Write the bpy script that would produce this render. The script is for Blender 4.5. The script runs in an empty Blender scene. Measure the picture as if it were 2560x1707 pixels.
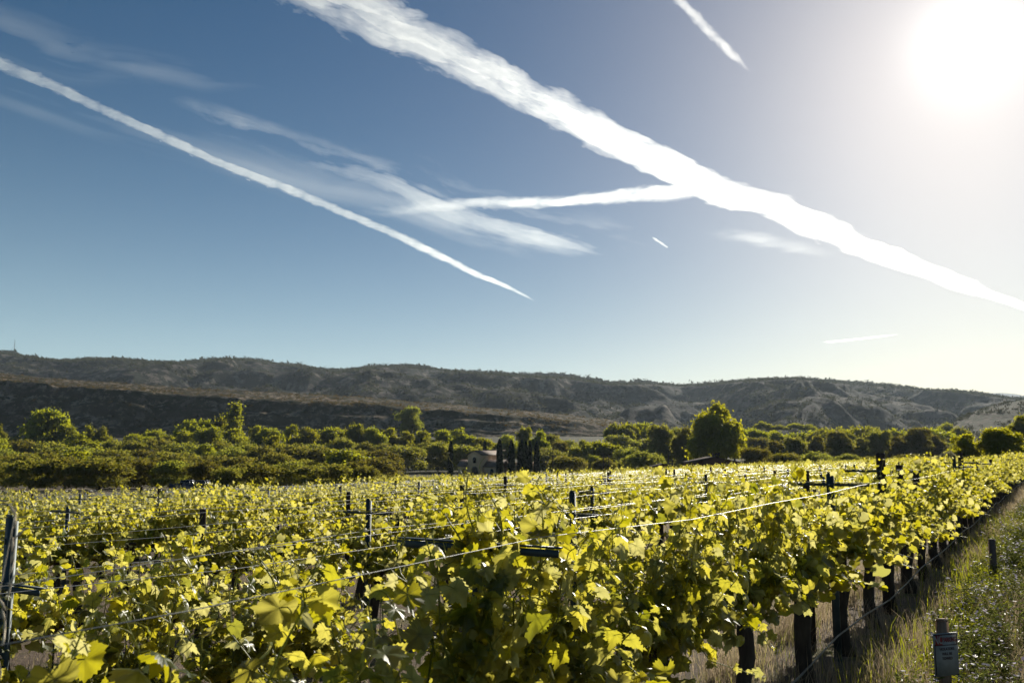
import bpy, math, random
import numpy as np
from mathutils import Vector, Matrix
R = math.radians
rng = np.random.default_rng(7)
random.seed(7)
scene = bpy.context.scene
COL = scene.collection

# ---------------------------------------------------------------- camera, sky, sun, exposure
F = 2200.0; PX0, PY0 = 1280.0, 853.5; TH = R(7.16); CAMZ = 2.0
cam_data = bpy.data.cameras.new('camera'); cam = bpy.data.objects.new('camera', cam_data); COL.objects.link(cam)
cam_data.sensor_width = 36; cam_data.lens = F / 2560 * 36
cam_data.clip_start = 0.05; cam_data.clip_end = 300000
cam.location = (0, 0, CAMZ); cam.rotation_euler = (math.pi / 2 + TH, 0, 0)
cam_data.dof.use_dof = True; cam_data.dof.focus_distance = 6.0; cam_data.dof.aperture_fstop = 6.3
scene.camera = cam
SUN_EL, SUN_AZ = R(23.2), R(28.7)          # azimuth measured from +Y towards +X
sd = Vector((math.sin(SUN_AZ) * math.cos(SUN_EL), math.cos(SUN_AZ) * math.cos(SUN_EL), math.sin(SUN_EL)))
world = bpy.data.worlds.new('World'); scene.world = world; world.use_nodes = True
wn = world.node_tree.nodes; wl = world.node_tree.links; wn.clear()
sky = wn.new('ShaderNodeTexSky'); sky.sky_type = 'NISHITA'; sky.sun_disc = False
sky.sun_elevation = SUN_EL; sky.sun_rotation = SUN_AZ
sky.altitude = 1000; sky.air_density = 1.0; sky.dust_density = 1.4; sky.ozone_density = 2.0
bg = wn.new('ShaderNodeBackground'); bg.inputs[1].default_value = 0.05
wo = wn.new('ShaderNodeOutputWorld'); hs_ = wn.new('ShaderNodeHueSaturation'); hs_.inputs['Saturation'].default_value = 1.5; hs_.inputs['Value'].default_value = .66
gm_ = wn.new('ShaderNodeGamma'); gm_.inputs[1].default_value = .96
wl.new(sky.outputs[0], hs_.inputs['Color']); wl.new(hs_.outputs[0], gm_.inputs[0]); 
# circumsolar glow of thin high ice haze: part of the sky's own light, fixed to the sun's direction
tcw = wn.new('ShaderNodeTexCoord'); dt = wn.new('ShaderNodeVectorMath'); dt.operation = 'DOT_PRODUCT'; dt.inputs[1].default_value = tuple(sd); wl.new(tcw.outputs['Generated'], dt.inputs[0])
mx0 = wn.new('ShaderNodeMath'); mx0.operation = 'MAXIMUM'; mx0.inputs[1].default_value = 0; wl.new(dt.outputs['Value'], mx0.inputs[0])
prev = None
for n_, a_ in ((30, 1.3), (140, 1.9), (900, 6.0)):
    pw_ = wn.new('ShaderNodeMath'); pw_.operation = 'POWER'; pw_.inputs[1].default_value = n_; wl.new(mx0.outputs[0], pw_.inputs[0])
    ml_ = wn.new('ShaderNodeMath'); ml_.operation = 'MULTIPLY_ADD'; ml_.inputs[1].default_value = a_; wl.new(pw_.outputs[0], ml_.inputs[0]); ml_.inputs[2].default_value = 0
    if prev: wl.new(prev.outputs[0], ml_.inputs[2])
    prev = ml_
gc = wn.new('ShaderNodeVectorMath'); gc.operation = 'SCALE'; gc.inputs[0].default_value = (1.0, .97, .90); wl.new(prev.outputs[0], gc.inputs['Scale'])
ad = wn.new('ShaderNodeVectorMath'); ad.operation = 'ADD'; wl.new(gm_.outputs[0], ad.inputs[0]); wl.new(gc.outputs[0], ad.inputs[1])
# pale low haze band of the sky, strongest near the horizon and away from the sun
def wmath(op, a, b):
    n_ = wn.new('ShaderNodeMath'); n_.operation = op
    for i_, v_ in enumerate((a, b)):
        if isinstance(v_, (int, float)): n_.inputs[i_].default_value = v_
        else: wl.new(v_, n_.inputs[i_])
    return n_.outputs[0]
sz_ = wn.new('ShaderNodeSeparateXYZ'); wl.new(tcw.outputs['Generated'], sz_.inputs[0])
hor = wmath('POWER', wmath('SUBTRACT', 1.0, wmath('MAXIMUM', sz_.outputs['Z'], 0.0)), 6.0)
away = wmath('SUBTRACT', 1.0, wmath('MULTIPLY', wmath('POWER', mx0.outputs[0], 3.0), .75))
hb = wn.new('ShaderNodeVectorMath'); hb.operation = 'SCALE'; hb.inputs[0].default_value = (6.2, 8.0, 7.9); wl.new(wmath('MULTIPLY', hor, away), hb.inputs['Scale'])
ad2 = wn.new('ShaderNodeVectorMath'); ad2.operation = 'ADD'; wl.new(ad.outputs[0], ad2.inputs[0]); wl.new(hb.outputs[0], ad2.inputs[1]); wl.new(ad2.outputs[0], bg.inputs[0]); wl.new(bg.outputs[0], wo.inputs[0])
sun_data = bpy.data.lights.new('sun', 'SUN'); sun = bpy.data.objects.new('sun', sun_data); COL.objects.link(sun)
sun_data.energy = 5.0; sun_data.angle = R(0.5); sun_data.color = (1.0, 0.93, 0.80)
sun.rotation_euler = sd.to_track_quat('Z', 'Y').to_euler()
scene.view_settings.view_transform = 'Standard'; scene.view_settings.look = 'None'
scene.view_settings.exposure = 0.62; scene.view_settings.gamma = 1
cy = scene.cycles
cy.max_bounces = 6; cy.diffuse_bounces = 2; cy.transmission_bounces = 2; cy.volume_bounces = 2
cy.transparent_max_bounces = 8; cy.use_denoising = True; cy.use_adaptive_sampling = True
cy.adaptive_threshold = 0.02; cy.sample_clamp_indirect = 6.0
cy.caustics_reflective = False; cy.caustics_refractive = False
scene.render.use_persistent_data = False

# ---------------------------------------------------------------- geometry helpers
SN, CS = math.sin(TH), math.cos(TH)
def ray(px, py):
    x = (px - PX0) / F; u = (PY0 - py) / F
    return np.array([x, CS - u * SN, SN + u * CS])
def at(px, py, Y):                                  # world point on a sight line at world y = Y
    d = ray(px, py); t = Y / d[1]
    return np.array([d[0] * t, Y, CAMZ + d[2] * t])
def at_h(px, py, h):                                # sight line cut by a horizontal plane
    d = ray(px, py); t = (h - CAMZ) / d[2]
    return np.array([d[0] * t, d[1] * t, h])
def pix(X, Y, Z):
    Z = Z - CAMZ; f = Y * CS + Z * SN; u = -Y * SN + Z * CS
    f = np.maximum(f, .05)
    return PX0 + F * X / f, PY0 - F * u / f
def ss(x, a, b):
    t = np.clip((x - a) / (b - a), 0, 1); return t * t * (3 - 2 * t)
_lat = np.random.default_rng(3).random((256, 256))
def vnoise(x, y):
    xi = np.floor(x).astype(int); yi = np.floor(y).astype(int); fx = x - xi; fy = y - yi
    fx = fx * fx * (3 - 2 * fx); fy = fy * fy * (3 - 2 * fy)
    g = lambda a, b: _lat[a & 255, b & 255]
    return (g(xi, yi) * (1 - fx) + g(xi + 1, yi) * fx) * (1 - fy) + (g(xi, yi + 1) * (1 - fx) + g(xi + 1, yi + 1) * fx) * fy
def fbm(x, y, o=5, gain=.5):
    s = 0; a = 1; t = 0
    for k in range(o):
        s = s + a * vnoise(x * 2 ** k + 17.3 * k, y * 2 ** k + 9.1 * k); t += a; a *= gain
    return s / t
AZ = math.atan(0.6138); D = np.array([math.sin(AZ), math.cos(AZ)]); N = np.array([-math.cos(AZ), math.sin(AZ)])
P0 = np.array([-2.254, 0.0]); ROWGAP = 2.72
def perp(X, Y): return (X - P0[0]) * N[0] + (Y - P0[1]) * N[1]
def H(X, Y):                                        # height of the land
    X = np.asarray(X, float); Y = np.asarray(Y, float); p = perp(X, Y)
    h = -.36 * ss(p, .5, 2.3) - 3.8 * np.tanh((.02 * np.maximum(p - 2.7, 0) + .0006 * np.maximum(p - 2.7, 0) ** 2) / 3.8)
    h = h - 1.9 * ss(Y, 115, 285) * ss(p, 10, 90)
    h = h + 16 * ss(Y, 330, 640) * ss(p, 20, 150) + 3 * ss(Y, 330, 640)
    h = h + .05 * (fbm(X * .7, Y * .7, 3) - .5) * ss(np.hypot(X, Y), 0, 3)
    return h
def row_pt(r, s):
    q = P0 + N * ROWGAP * r + D * s; return float(q[0]), float(q[1])
ROWROT = math.atan2(D[1], D[0])

def mesh(name, V, tris=None, quads=None, smooth=False, attrs=None):
    V = np.asarray(V, np.float32); me = bpy.data.meshes.new(name)
    parts = []
    if quads is not None and len(quads): parts.append(np.asarray(quads, np.int32))
    if tris is not None and len(tris): parts.append(np.asarray(tris, np.int32))
    loops = np.concatenate([p.ravel() for p in parts]); tot = np.concatenate([np.full(len(p), p.shape[1], np.int32) for p in parts])
    me.vertices.add(len(V)); me.vertices.foreach_set('co', V.ravel())
    me.loops.add(len(loops)); me.loops.foreach_set('vertex_index', loops)
    st = np.concatenate([[0], np.cumsum(tot)[:-1]]).astype(np.int32)
    me.polygons.add(len(tot)); me.polygons.foreach_set('loop_start', st); me.polygons.foreach_set('loop_total', tot)
    if smooth: me.polygons.foreach_set('use_smooth', np.ones(len(tot), bool))
    me.update(calc_edges=True)
    if attrs:
        for k, v in attrs.items():
            a = me.attributes.new(k, 'FLOAT', 'POINT'); a.data.foreach_set('value', np.asarray(v, np.float32))
    return me
class MB:                                           # collects shapes into one mesh
    def __init__(s): s.V = []; s.T = []; s.Q = []; s.n = 0; s.A = []
    def add(s, V, T=None, Q=None, a=None):
        V = np.asarray(V, float)
        if T is not None and len(T): s.T.append(np.asarray(T) + s.n)
        if Q is not None and len(Q): s.Q.append(np.asarray(Q) + s.n)
        s.V.append(V); s.A.append(np.zeros(len(V)) if a is None else a); s.n += len(V); return s
    def box(s, c, size, rot=0, taper=1.0):
        x, y, z = [v / 2 for v in size]
        P = np.array([[a * x * (taper if c_ > 0 else 1), b * y * (taper if c_ > 0 else 1), c_ * z] for c_ in (-1, 1) for a, b in ((-1, -1), (1, -1), (1, 1), (-1, 1))])
        cr, sr = math.cos(rot), math.sin(rot)
        P = np.stack([P[:, 0] * cr - P[:, 1] * sr, P[:, 0] * sr + P[:, 1] * cr, P[:, 2]], 1) + np.array(c)
        return s.add(P, Q=[[3, 2, 1, 0], [4, 5, 6, 7], [0, 1, 5, 4], [1, 2, 6, 5], [2, 3, 7, 6], [3, 0, 4, 7]])
    def tube(s, pts, rad, sides=8):
        pts = np.asarray(pts, float)[None]; rad = np.broadcast_to(np.asarray(rad, float), pts.shape[1:2])[None]
        V, Q = tubes(pts, rad, sides); s.add(V, Q=Q)
        K = pts.shape[1]
        s.T.append(np.array([[0, i + 1, i] for i in range(1, sides - 1)]) + s.n - len(V))
        b = (K - 1) * sides; s.T.append(np.array([[b, b + i, b + i + 1] for i in range(1, sides - 1)]) + s.n - len(V)); return s
    def mesh(s, name, smooth=False):
        return mesh(name, np.concatenate(s.V), np.concatenate(s.T) if s.T else None, np.concatenate(s.Q) if s.Q else None, smooth, {'vein': np.concatenate(s.A)} if any(a.any() for a in s.A) else None)
    def build(s, name, mat, parent=None, smooth=False): return obj(name, s.mesh(name, smooth), mat, parent)
def tubes(P, Rd, sides):                            # P (n,K,3), Rd (n,K)
    n, K, _ = P.shape
    T = np.gradient(P, axis=1); T /= np.linalg.norm(T, axis=2, keepdims=True) + 1e-9
    mT = P[:, -1:] - P[:, :1]; mT /= np.linalg.norm(mT, axis=2, keepdims=True) + 1e-9
    up = np.where(np.abs(mT[..., 2:3]) > .6, np.array([.8, .6, 0]), np.array([0, 0, 1.])) + 0 * T
    A = np.cross(T, up); A /= np.linalg.norm(A, axis=2, keepdims=True) + 1e-9; B = np.cross(T, A)
    th = np.arange(sides) * 2 * math.pi / sides
    V = P[:, :, None] + Rd[:, :, None, None] * (A[:, :, None] * np.cos(th)[:, None] + B[:, :, None] * np.sin(th)[:, None])
    i = np.arange(sides); j = (i + 1) % sides
    q = np.stack([i, j, j + sides, i + sides], 1)
    q = (q[None] + np.arange(K - 1)[:, None, None] * sides).reshape(-1, 4)
    Q = (q[None] + np.arange(n)[:, None, None] * K * sides).reshape(-1, 4)
    return V.reshape(-1, 3), Q
def obj(name, me, mat=None, parent=None, loc=None, rotz=0):
    o = bpy.data.objects.new(name, me); COL.objects.link(o)
    if mat is not None and me is not None and not me.materials: me.materials.append(mat)
    if parent is not None: o.parent = parent
    if loc is not None: o.location = [float(v) for v in loc]
    if rotz: o.rotation_euler = (0, 0, float(rotz))
    return o
def thing(o, label, cat, group=None):
    o['label'] = label; o['category'] = cat
    if group: o['group'] = group
    return o
def empty(name, loc, rotz=0): return obj(name, None, None, None, loc, rotz)
ONES = 'first second third fourth fifth sixth seventh eighth ninth tenth eleventh twelfth thirteenth fourteenth fifteenth sixteenth seventeenth eighteenth nineteenth'.split()
TENS = {2: 'twent', 3: 'thirt', 4: 'fort', 5: 'fift', 6: 'sixt', 7: 'sevent', 8: 'eight', 9: 'ninet'}
def nth(i):
    if i < 20: return ONES[i - 1]
    t, u = divmod(i, 10); return TENS[t] + 'ieth' if u == 0 else TENS[t] + 'y-' + ONES[u - 1]

# ---------------------------------------------------------------- materials
def mat(name):
    m = bpy.data.materials.new(name); m.use_nodes = True; nt = m.node_tree; nt.nodes.clear()
    out = nt.nodes.new('ShaderNodeOutputMaterial'); return m, nt, out
def nd(nt, t, **kw):
    n = nt.nodes.new(t)
    for k, v in kw.items():
        if k[0] == 'i' and k[1:].isdigit(): n.inputs[int(k[1:])].default_value = v
        else: setattr(n, k, v)
    return n
def noise(nt, scale, detail=4, rough=.55, coord='Object', vec=None, stretch=None):
    tc = nd(nt, 'ShaderNodeTexCoord') if vec is None else None
    src = tc.outputs[coord] if vec is None else vec
    if stretch:
        mp = nd(nt, 'ShaderNodeMapping'); mp.inputs['Scale'].default_value = stretch; nt.links.new(src, mp.inputs[0]); src = mp.outputs[0]
    n = nd(nt, 'ShaderNodeTexNoise'); n.inputs['Scale'].default_value = scale; n.inputs['Detail'].default_value = detail; n.inputs['Roughness'].default_value = rough
    nt.links.new(src, n.inputs['Vector']); return n
def ramp(nt, src, stops, interp='LINEAR'):
    r = nd(nt, 'ShaderNodeValToRGB'); e = r.color_ramp.elements; r.color_ramp.interpolation = interp
    while len(e) < len(stops): e.new(.5)
    for k, (p, c) in enumerate(stops):
        e[k].position = p; e[k].color = (*c, 1) if len(c) == 3 else c
    nt.links.new(src, r.inputs[0]); return r
def surf(name, stops, scale=2, rough=.8, bump=.0, bscale=None, metal=0, coord='Object', stretch=None, detail=5, spec=.3, bdist=.02):
    m, nt, out = mat(name); b = nd(nt, 'ShaderNodeBsdfPrincipled')
    b.inputs['Roughness'].default_value = rough; b.inputs['Metallic'].default_value = metal; b.inputs['Specular IOR Level'].default_value = spec
    n = noise(nt, scale, detail, coord=coord, stretch=stretch); r = ramp(nt, n.outputs['Fac'], stops); nt.links.new(r.outputs[0], b.inputs['Base Color'])
    if bump:
        n2 = noise(nt, bscale or scale * 3, 5, coord=coord, stretch=stretch); bp = nd(nt, 'ShaderNodeBump'); bp.inputs['Strength'].default_value = bump
        bp.inputs['Distance'].default_value = bdist; nt.links.new(n2.outputs['Fac'], bp.inputs['Height']); nt.links.new(bp.outputs[0], b.inputs['Normal'])
    nt.links.new(b.outputs[0], out.inputs[0]); return m
def leafmat(name, cols, trans, tfac=.5, rough=.45, gloss=.35, vein=False, objvar=0.0):
    """thin foliage: reflection + light passing through; hue differs from leaf to leaf"""
    m, nt, out = mat(name); L = nt.links.new
    g = nd(nt, 'ShaderNodeNewGeometry')
    r1 = ramp(nt, g.outputs['Random Per Island'], [(i / max(1, len(cols) - 1), c) for i, c in enumerate(cols)])
    r2 = ramp(nt, g.outputs['Random Per Island'], [(i / max(1, len(trans) - 1), c) for i, c in enumerate(trans)])
    c1, c2 = r1.outputs[0], r2.outputs[0]
    if objvar:
        oi = nd(nt, 'ShaderNodeObjectInfo'); hs = []
        for c in (c1, c2):
            h = nd(nt, 'ShaderNodeHueSaturation'); mr = nd(nt, 'ShaderNodeMapRange'); mr.inputs['To Min'].default_value = 1 - objvar; mr.inputs['To Max'].default_value = 1 + objvar
            mh = nd(nt, 'ShaderNodeMapRange'); mh.inputs['To Min'].default_value = .5 - objvar * .05; mh.inputs['To Max'].default_value = .5 + objvar * .05
            L(oi.outputs['Random'], mr.inputs[0]); L(mr.outputs[0], h.inputs['Value']); L(oi.outputs['Random'], mh.inputs[0]); L(mh.outputs[0], h.inputs['Hue']); L(c, h.inputs['Color']); hs.append(h.outputs[0])
        c1, c2 = hs
    if vein:
        at_ = nd(nt, 'ShaderNodeAttribute', attribute_name='vein')
        pw = nd(nt, 'ShaderNodeMath', operation='POWER'); pw.inputs[1].default_value = 3.0; L(at_.outputs['Fac'], pw.inputs[0])
        mm = nd(nt, 'ShaderNodeMath', operation='MULTIPLY'); mm.inputs[1].default_value = .62; L(pw.outputs[0], mm.inputs[0])
        nz = noise(nt, 25, 3); mr = nd(nt, 'ShaderNodeMapRange'); mr.inputs['To Min'].default_value = .65; mr.inputs['To Max'].default_value = 1.25; L(nz.outputs['Fac'], mr.inputs[0])
        mx = nd(nt, 'ShaderNodeMix', data_type='RGBA', blend_type='MULTIPLY'); mx.inputs[0].default_value = 1
        cmb = nd(nt, 'ShaderNodeCombineColor'); 
        for i in range(3): L(mr.outputs[0], cmb.inputs[i])
        L(c2, mx.inputs[6]); L(cmb.outputs[0], mx.inputs[7]); c2 = mx.outputs[2]
        mv = nd(nt, 'ShaderNodeMix', data_type='RGBA'); mv.inputs[7].default_value = (.16, .17, .02, 1); L(mm.outputs[0], mv.inputs[0]); L(c2, mv.inputs[6]); c2 = mv.outputs[2]
    b = nd(nt, 'ShaderNodeBsdfPrincipled'); b.inputs['Roughness'].default_value = rough; b.inputs['Specular IOR Level'].default_value = gloss
    t = nd(nt, 'ShaderNodeBsdfTranslucent'); mxs = nd(nt, 'ShaderNodeMixShader'); mxs.inputs[0].default_value = tfac
    L(c1, b.inputs['Base Color']); L(c2, t.inputs['Color']); L(b.outputs[0], mxs.inputs[1]); L(t.outputs[0], mxs.inputs[2]); L(mxs.outputs[0], out.inputs[0])
    return m

M = {}
VC = [(.02, .038, .008), (.035, .058, .010), (.05, .075, .014), (.09, .11, .03)]
VT = [(.54, .50, .008), (.86, .75, .04), (.96, .86, .16), (.68, .62, .015), (.98, .90, .34), (.38, .38, .008)]
M['leaf'] = leafmat('vine_leaf_near', VC, VT, .46, .38, .45, vein=True)
M['leaf2'] = leafmat('vine_leaf', VC, VT, .46, .42, .35)
M['shoot'] = leafmat('green_shoot', [(.14, .17, .03), (.2, .2, .05)], [(.4, .42, .05), (.5, .45, .1)], .4, .45, .4)
M['bark'] = surf('vine_bark', [(.3, (.022, .016, .012)), (.7, (.075, .055, .04))], 14, .95, .8, 30, stretch=(1, 1, .25), bdist=.01)
M['steel'] = surf('dark_steel', [(.3, (.022, .036, .04)), (.7, (.05, .068, .07))], 9, .55, .2, 60, metal=.4, spec=.5, bdist=.002)
M['oldwood'] = surf('dark_wood', [(.3, (.03, .022, .018)), (.7, (.08, .06, .048))], 6, .9, .6, 25, stretch=(4, 4, .5), bdist=.005, spec=.05)
M['wire'] = surf('galvanised_wire', [(.3, (.20, .21, .21)), (.7, (.34, .34, .32))], 30, .5, metal=.85, spec=.5)
M['wiregleam'] = surf('wire_painted_gleam', [(.3, (.5, .5, .5)), (.7, (.65, .65, .62))], 30, .42, metal=.9, spec=.5)  # same wire in a paler colour: the farther rows' gleam is painted in
M['hose'] = surf('drip_hose', [(.3, (.05, .05, .045)), (.7, (.13, .125, .11))], 8, .5, .1, 40, spec=.4)
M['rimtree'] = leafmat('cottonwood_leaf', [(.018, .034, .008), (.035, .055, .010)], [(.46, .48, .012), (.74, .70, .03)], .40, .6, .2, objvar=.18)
M['rimbright'] = leafmat('cottonwood_leaf_rimlit', [(.02, .036, .008), (.04, .06, .010)], [(.60, .58, .012), (.86, .78, .03)], .46, .6, .2)  # brighter, more translucent copy of the cottonwood leaf, so crown rims look sunlit
M['mesquite'] = leafmat('mesquite_leaf', [(.028, .038, .010), (.048, .055, .015), (.058, .056, .02)], [(.36, .38, .03), (.46, .43, .045), (.48, .41, .06)], .42, .7, .15, objvar=.36)
M['cypress'] = leafmat('cypress_leaf', [(.008, .016, .006), (.014, .026, .01)], [(.02, .035, .01), (.03, .05, .01)], .25, .8, .1)
M['grayshrub'] = leafmat('grey_shrub_leaf', [(.12, .125, .08), (.18, .17, .11)], [(.3, .3, .16), (.36, .33, .2)], .45, .7, .15)
M['scrub'] = leafmat('scrub_leaf', [(.014, .02, .010), (.03, .035, .017), (.045, .042, .02)], [(.04, .05, .015), (.08, .07, .03)], .3, .85, .1)
M['treebark'] = surf('tree_bark', [(.3, (.035, .028, .022)), (.7, (.10, .08, .06))], 3, .95, .5, 10)
M['drygrass'] = leafmat('dry_grass', [(.24, .18, .125), (.36, .28, .20), (.27, .21, .12)], [(.36, .27, .18), (.52, .41, .28), (.36, .31, .11)], .45, .6, .25)
M['greengrass'] = leafmat('green_grass', [(.04, .06, .014), (.07, .085, .02), (.10, .10, .04)], [(.16, .2, .02), (.28, .29, .03), (.28, .26, .07)], .5, .5, .3)
M['weedleaf'] = leafmat('weed_leaf', [(.03, .045, .014), (.055, .07, .024)], [(.12, .15, .03), (.25, .27, .05)], .45, .5, .3)
M['brightweed'] = leafmat('bright_weed_leaf', [(.06, .085, .014), (.09, .11, .014)], [(.30, .34, .008), (.44, .43, .015)], .55, .5, .3)
M['petal'] = leafmat('lilac_petal', [(.38, .33, .5), (.55, .50, .62)], [(.42, .36, .54), (.58, .54, .66)], .45, .6, .2)

# ---------------------------------------------------------------- ground
def ground_mat():
    m, nt, out = mat('vineyard_soil'); L = nt.links.new
    b = nd(nt, 'ShaderNodeBsdfPrincipled'); b.inputs['Roughness'].default_value = .95; b.inputs['Specular IOR Level'].default_value = .15
    n1 = noise(nt, .35, 8, .65); r1 = ramp(nt, n1.outputs['Fac'], [(.3, (.085, .062, .044)), (.5, (.14, .105, .078)), (.7, (.20, .155, .118))])
    n2 = noise(nt, 1.6, 6, .7); r2 = ramp(nt, n2.outputs['Fac'], [(.5, (0, 0, 0)), (.62, (1, 1, 1))])
    mx = nd(nt, 'ShaderNodeMix', data_type='RGBA'); mx.inputs[7].default_value = (.12, .115, .04, 1); L(r2.outputs[0], mx.inputs[0]); L(r1.outputs[0], mx.inputs[6])
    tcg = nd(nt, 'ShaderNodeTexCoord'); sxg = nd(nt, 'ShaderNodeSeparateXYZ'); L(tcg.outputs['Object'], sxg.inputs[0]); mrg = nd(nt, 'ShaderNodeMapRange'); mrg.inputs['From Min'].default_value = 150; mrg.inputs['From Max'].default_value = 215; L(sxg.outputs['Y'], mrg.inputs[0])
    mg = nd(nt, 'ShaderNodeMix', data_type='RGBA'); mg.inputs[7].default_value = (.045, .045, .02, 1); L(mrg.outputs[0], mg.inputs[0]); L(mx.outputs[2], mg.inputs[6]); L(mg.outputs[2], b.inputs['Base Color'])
    n3 = noise(nt, 14, 7, .7); bp = nd(nt, 'ShaderNodeBump'); bp.inputs['Strength'].default_value = .9; bp.inputs['Distance'].default_value = .06; L(n3.outputs['Fac'], bp.inputs['Height']); L(bp.outputs[0], b.inputs['Normal'])
    L(b.outputs[0], out.inputs[0]); return m
def axis(lo, hi, fine, first=.35, g=1.045):
    a = [0.0]; st = first
    while a[-1] < hi: a.append(a[-1] + st); st *= g if a[-1] > fine else 1
    b = [0.0]; st = first
    while b[-1] < -lo: b.append(b[-1] + st); st *= g if b[-1] > fine else 1
    return np.array([-v for v in b[:0:-1]] + a)
gx, gy = axis(-9000, 9000, 14), axis(-300, 9500, 26)
GX, GY = np.meshgrid(gx, gy); GZ = H(GX, GY)
def grid(name, X, Y, Z, m, kind=None, smooth=True):
    a, b = X.shape; idx = np.arange(a * b).reshape(a, b)
    q = np.stack([idx[:-1, :-1], idx[:-1, 1:], idx[1:, 1:], idx[1:, :-1]], -1).reshape(-1, 4)
    o = obj(name, mesh(name, np.stack([X, Y, Z], -1).reshape(-1, 3), quads=q, smooth=smooth), m)
    if kind: o['kind'] = kind
    return o
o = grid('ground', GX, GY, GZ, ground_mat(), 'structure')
o['label'] = 'brown bare soil with dry grass under the vine rows'
# dirt track beyond the weedy verge (q = distance to the right of the first row)
sv = np.arange(-2, 140, .5); qe = 1.42 + .22 * (fbm(sv * .6, sv * 0 + 3, 3) - .5)
q4 = np.stack([qe + (5.2 - 0) * k / 8 for k in range(9)], 1)
TX = P0[0] - N[0] * q4 + D[0] * sv[:, None]; TY = P0[1] - N[1] * q4 + D[1] * sv[:, None]
pm = surf('packed_gravel', [(.32, (.04, .034, .03)), (.55, (.085, .072, .062)), (.75, (.16, .135, .115))], 9, .9, .9, 22, detail=8, spec=.2, bdist=.05)
o = grid('path', TX, TY, H(TX, TY) + .012, pm, 'structure'); o['label'] = 'dark gravel farm track along the verge'

# ---------------------------------------------------------------- hills
def hill_mat(name, rock, pale, scrub, sc, cliff=None):
    m, nt, out = mat(name); L = nt.links.new
    b = nd(nt, 'ShaderNodeBsdfPrincipled'); b.inputs['Roughness'].default_value = 1; b.inputs['Specular IOR Level'].default_value = .05
    n1 = noise(nt, .006 * sc, 8, .65, stretch=(1, 1, 2.5)); r1 = ramp(nt, n1.outputs['Fac'], [(.38, rock), (.6, pale)])
    n2 = noise(nt, .05 * sc, 5, .7); r2 = ramp(nt, n2.outputs['Fac'], [(.42, (0, 0, 0)), (.50, (1, 1, 1))])
    mx = nd(nt, 'ShaderNodeMix', data_type='RGBA'); mx.inputs[7].default_value = (*scrub, 1); L(r2.outputs[0], mx.inputs[0]); L(r1.outputs[0], mx.inputs[6]); c = mx.outputs[2]
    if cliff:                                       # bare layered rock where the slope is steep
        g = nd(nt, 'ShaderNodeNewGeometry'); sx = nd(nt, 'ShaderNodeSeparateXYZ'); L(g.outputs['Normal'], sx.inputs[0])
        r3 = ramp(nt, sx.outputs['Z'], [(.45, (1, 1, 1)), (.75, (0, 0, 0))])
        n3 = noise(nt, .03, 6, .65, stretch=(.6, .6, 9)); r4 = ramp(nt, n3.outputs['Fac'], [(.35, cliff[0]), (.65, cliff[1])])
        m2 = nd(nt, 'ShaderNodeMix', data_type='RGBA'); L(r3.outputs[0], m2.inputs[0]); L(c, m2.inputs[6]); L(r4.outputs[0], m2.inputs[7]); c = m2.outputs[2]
    L(c, b.inputs['Base Color'])
    n5 = noise(nt, .03 * sc, 7, .7, stretch=(1, 1, 2)); bp = nd(nt, 'ShaderNodeBump'); bp.inputs['Strength'].default_value = .8; bp.inputs['Distance'].default_value = 8 / sc
    L(n5.outputs['Fac'], bp.inputs['Height']); L(bp.outputs[0], b.inputs['Normal'])
    L(b.outputs[0], out.inputs[0]); return m
def polar_grid(pxs, Ys): # columns follow sight azimuths, rows depth
    P, Yg = np.meshgrid(pxs, Ys); d = (P - PX0) / F / CS
    return P, d * Yg, Yg
def hz(py, Y):  # height on sight line py at depth Y (along the centre column)
    u = (PY0 - py) / F; return CAMZ + (SN + u * CS) / (CS - u * SN) * Y
# distant scrub ridge
RX = [-900, -300, 0, 87, 152, 283, 392, 457, 566, 653, 762, 849, 925, 990, 1088, 1197, 1306, 1415, 1524, 1611, 1698, 1785, 1850, 1981, 2068, 2177, 2286, 2394, 2460, 2560, 3100, 3600]
RY = [858, 870, 883, 895, 902, 898, 907, 909, 897, 903, 919, 931, 919, 916, 924, 933, 941, 945, 961, 958, 965, 960, 952, 945, 954, 964, 972, 980, 988, 1002, 1045, 1060]
pxs = np.linspace(-900, 3600, 1100); Ys = np.concatenate([np.linspace(760, 2300, 190), np.linspace(2320, 3300, 26)])
P, X, Y = polar_grid(pxs, Ys)
ry = np.interp(P, RX, RY); top = hz(ry, 2300)
t = (Y - 760) / (2300 - 760)
warp = X + 120 * fbm(X / 300, Y / 300, 3); ridg = 1 - np.abs(2 * fbm(warp / 420 + 5, Y / 750, 5, .55) - 1)
ridg2 = 1 - np.abs(2 * fbm(warp / 130 + 9, Y / 190, 4, .55) - 1)
prof = np.where(t < 1, (.30 * t + .70 * ss(t, .05, 1.05)), np.maximum(1 - (t - 1) * 1.1, -.3))
env = np.clip(t, 0, 1) * np.clip(1.05 - t, 0, 1) * 4
Z = -6 + (top + 6) * prof + env * (130 * (ridg - .72) + 34 * (ridg2 - .7)) + 5 * (fbm(X / 30, Y / 30, 4) - .5) * np.clip(1 - np.abs(t - 1) * 0, 0, 1)
terr = 13 * np.sin(Z / 11.0 + 3 * fbm(X / 200, Y / 200, 2)) * .35 * np.clip(t * 4, 0, 1); Z = Z + terr
lim = hz(ry, Y) - 1.5                      # no spur stands above the skyline seen from the valley floor
Z = np.where(t < 1, np.minimum(Z, lim), Z)
hills = grid('hills', X, Y, Z, hill_mat('scrub_hillside', (.034, .032, .031), (.17, .145, .12), (.014, .017, .012), 1.0), 'structure')
hills['label'] = 'long scrub covered hills with pale eroded gullies'
HX, HY, HZ, HT = X, Y, Z, t
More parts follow.
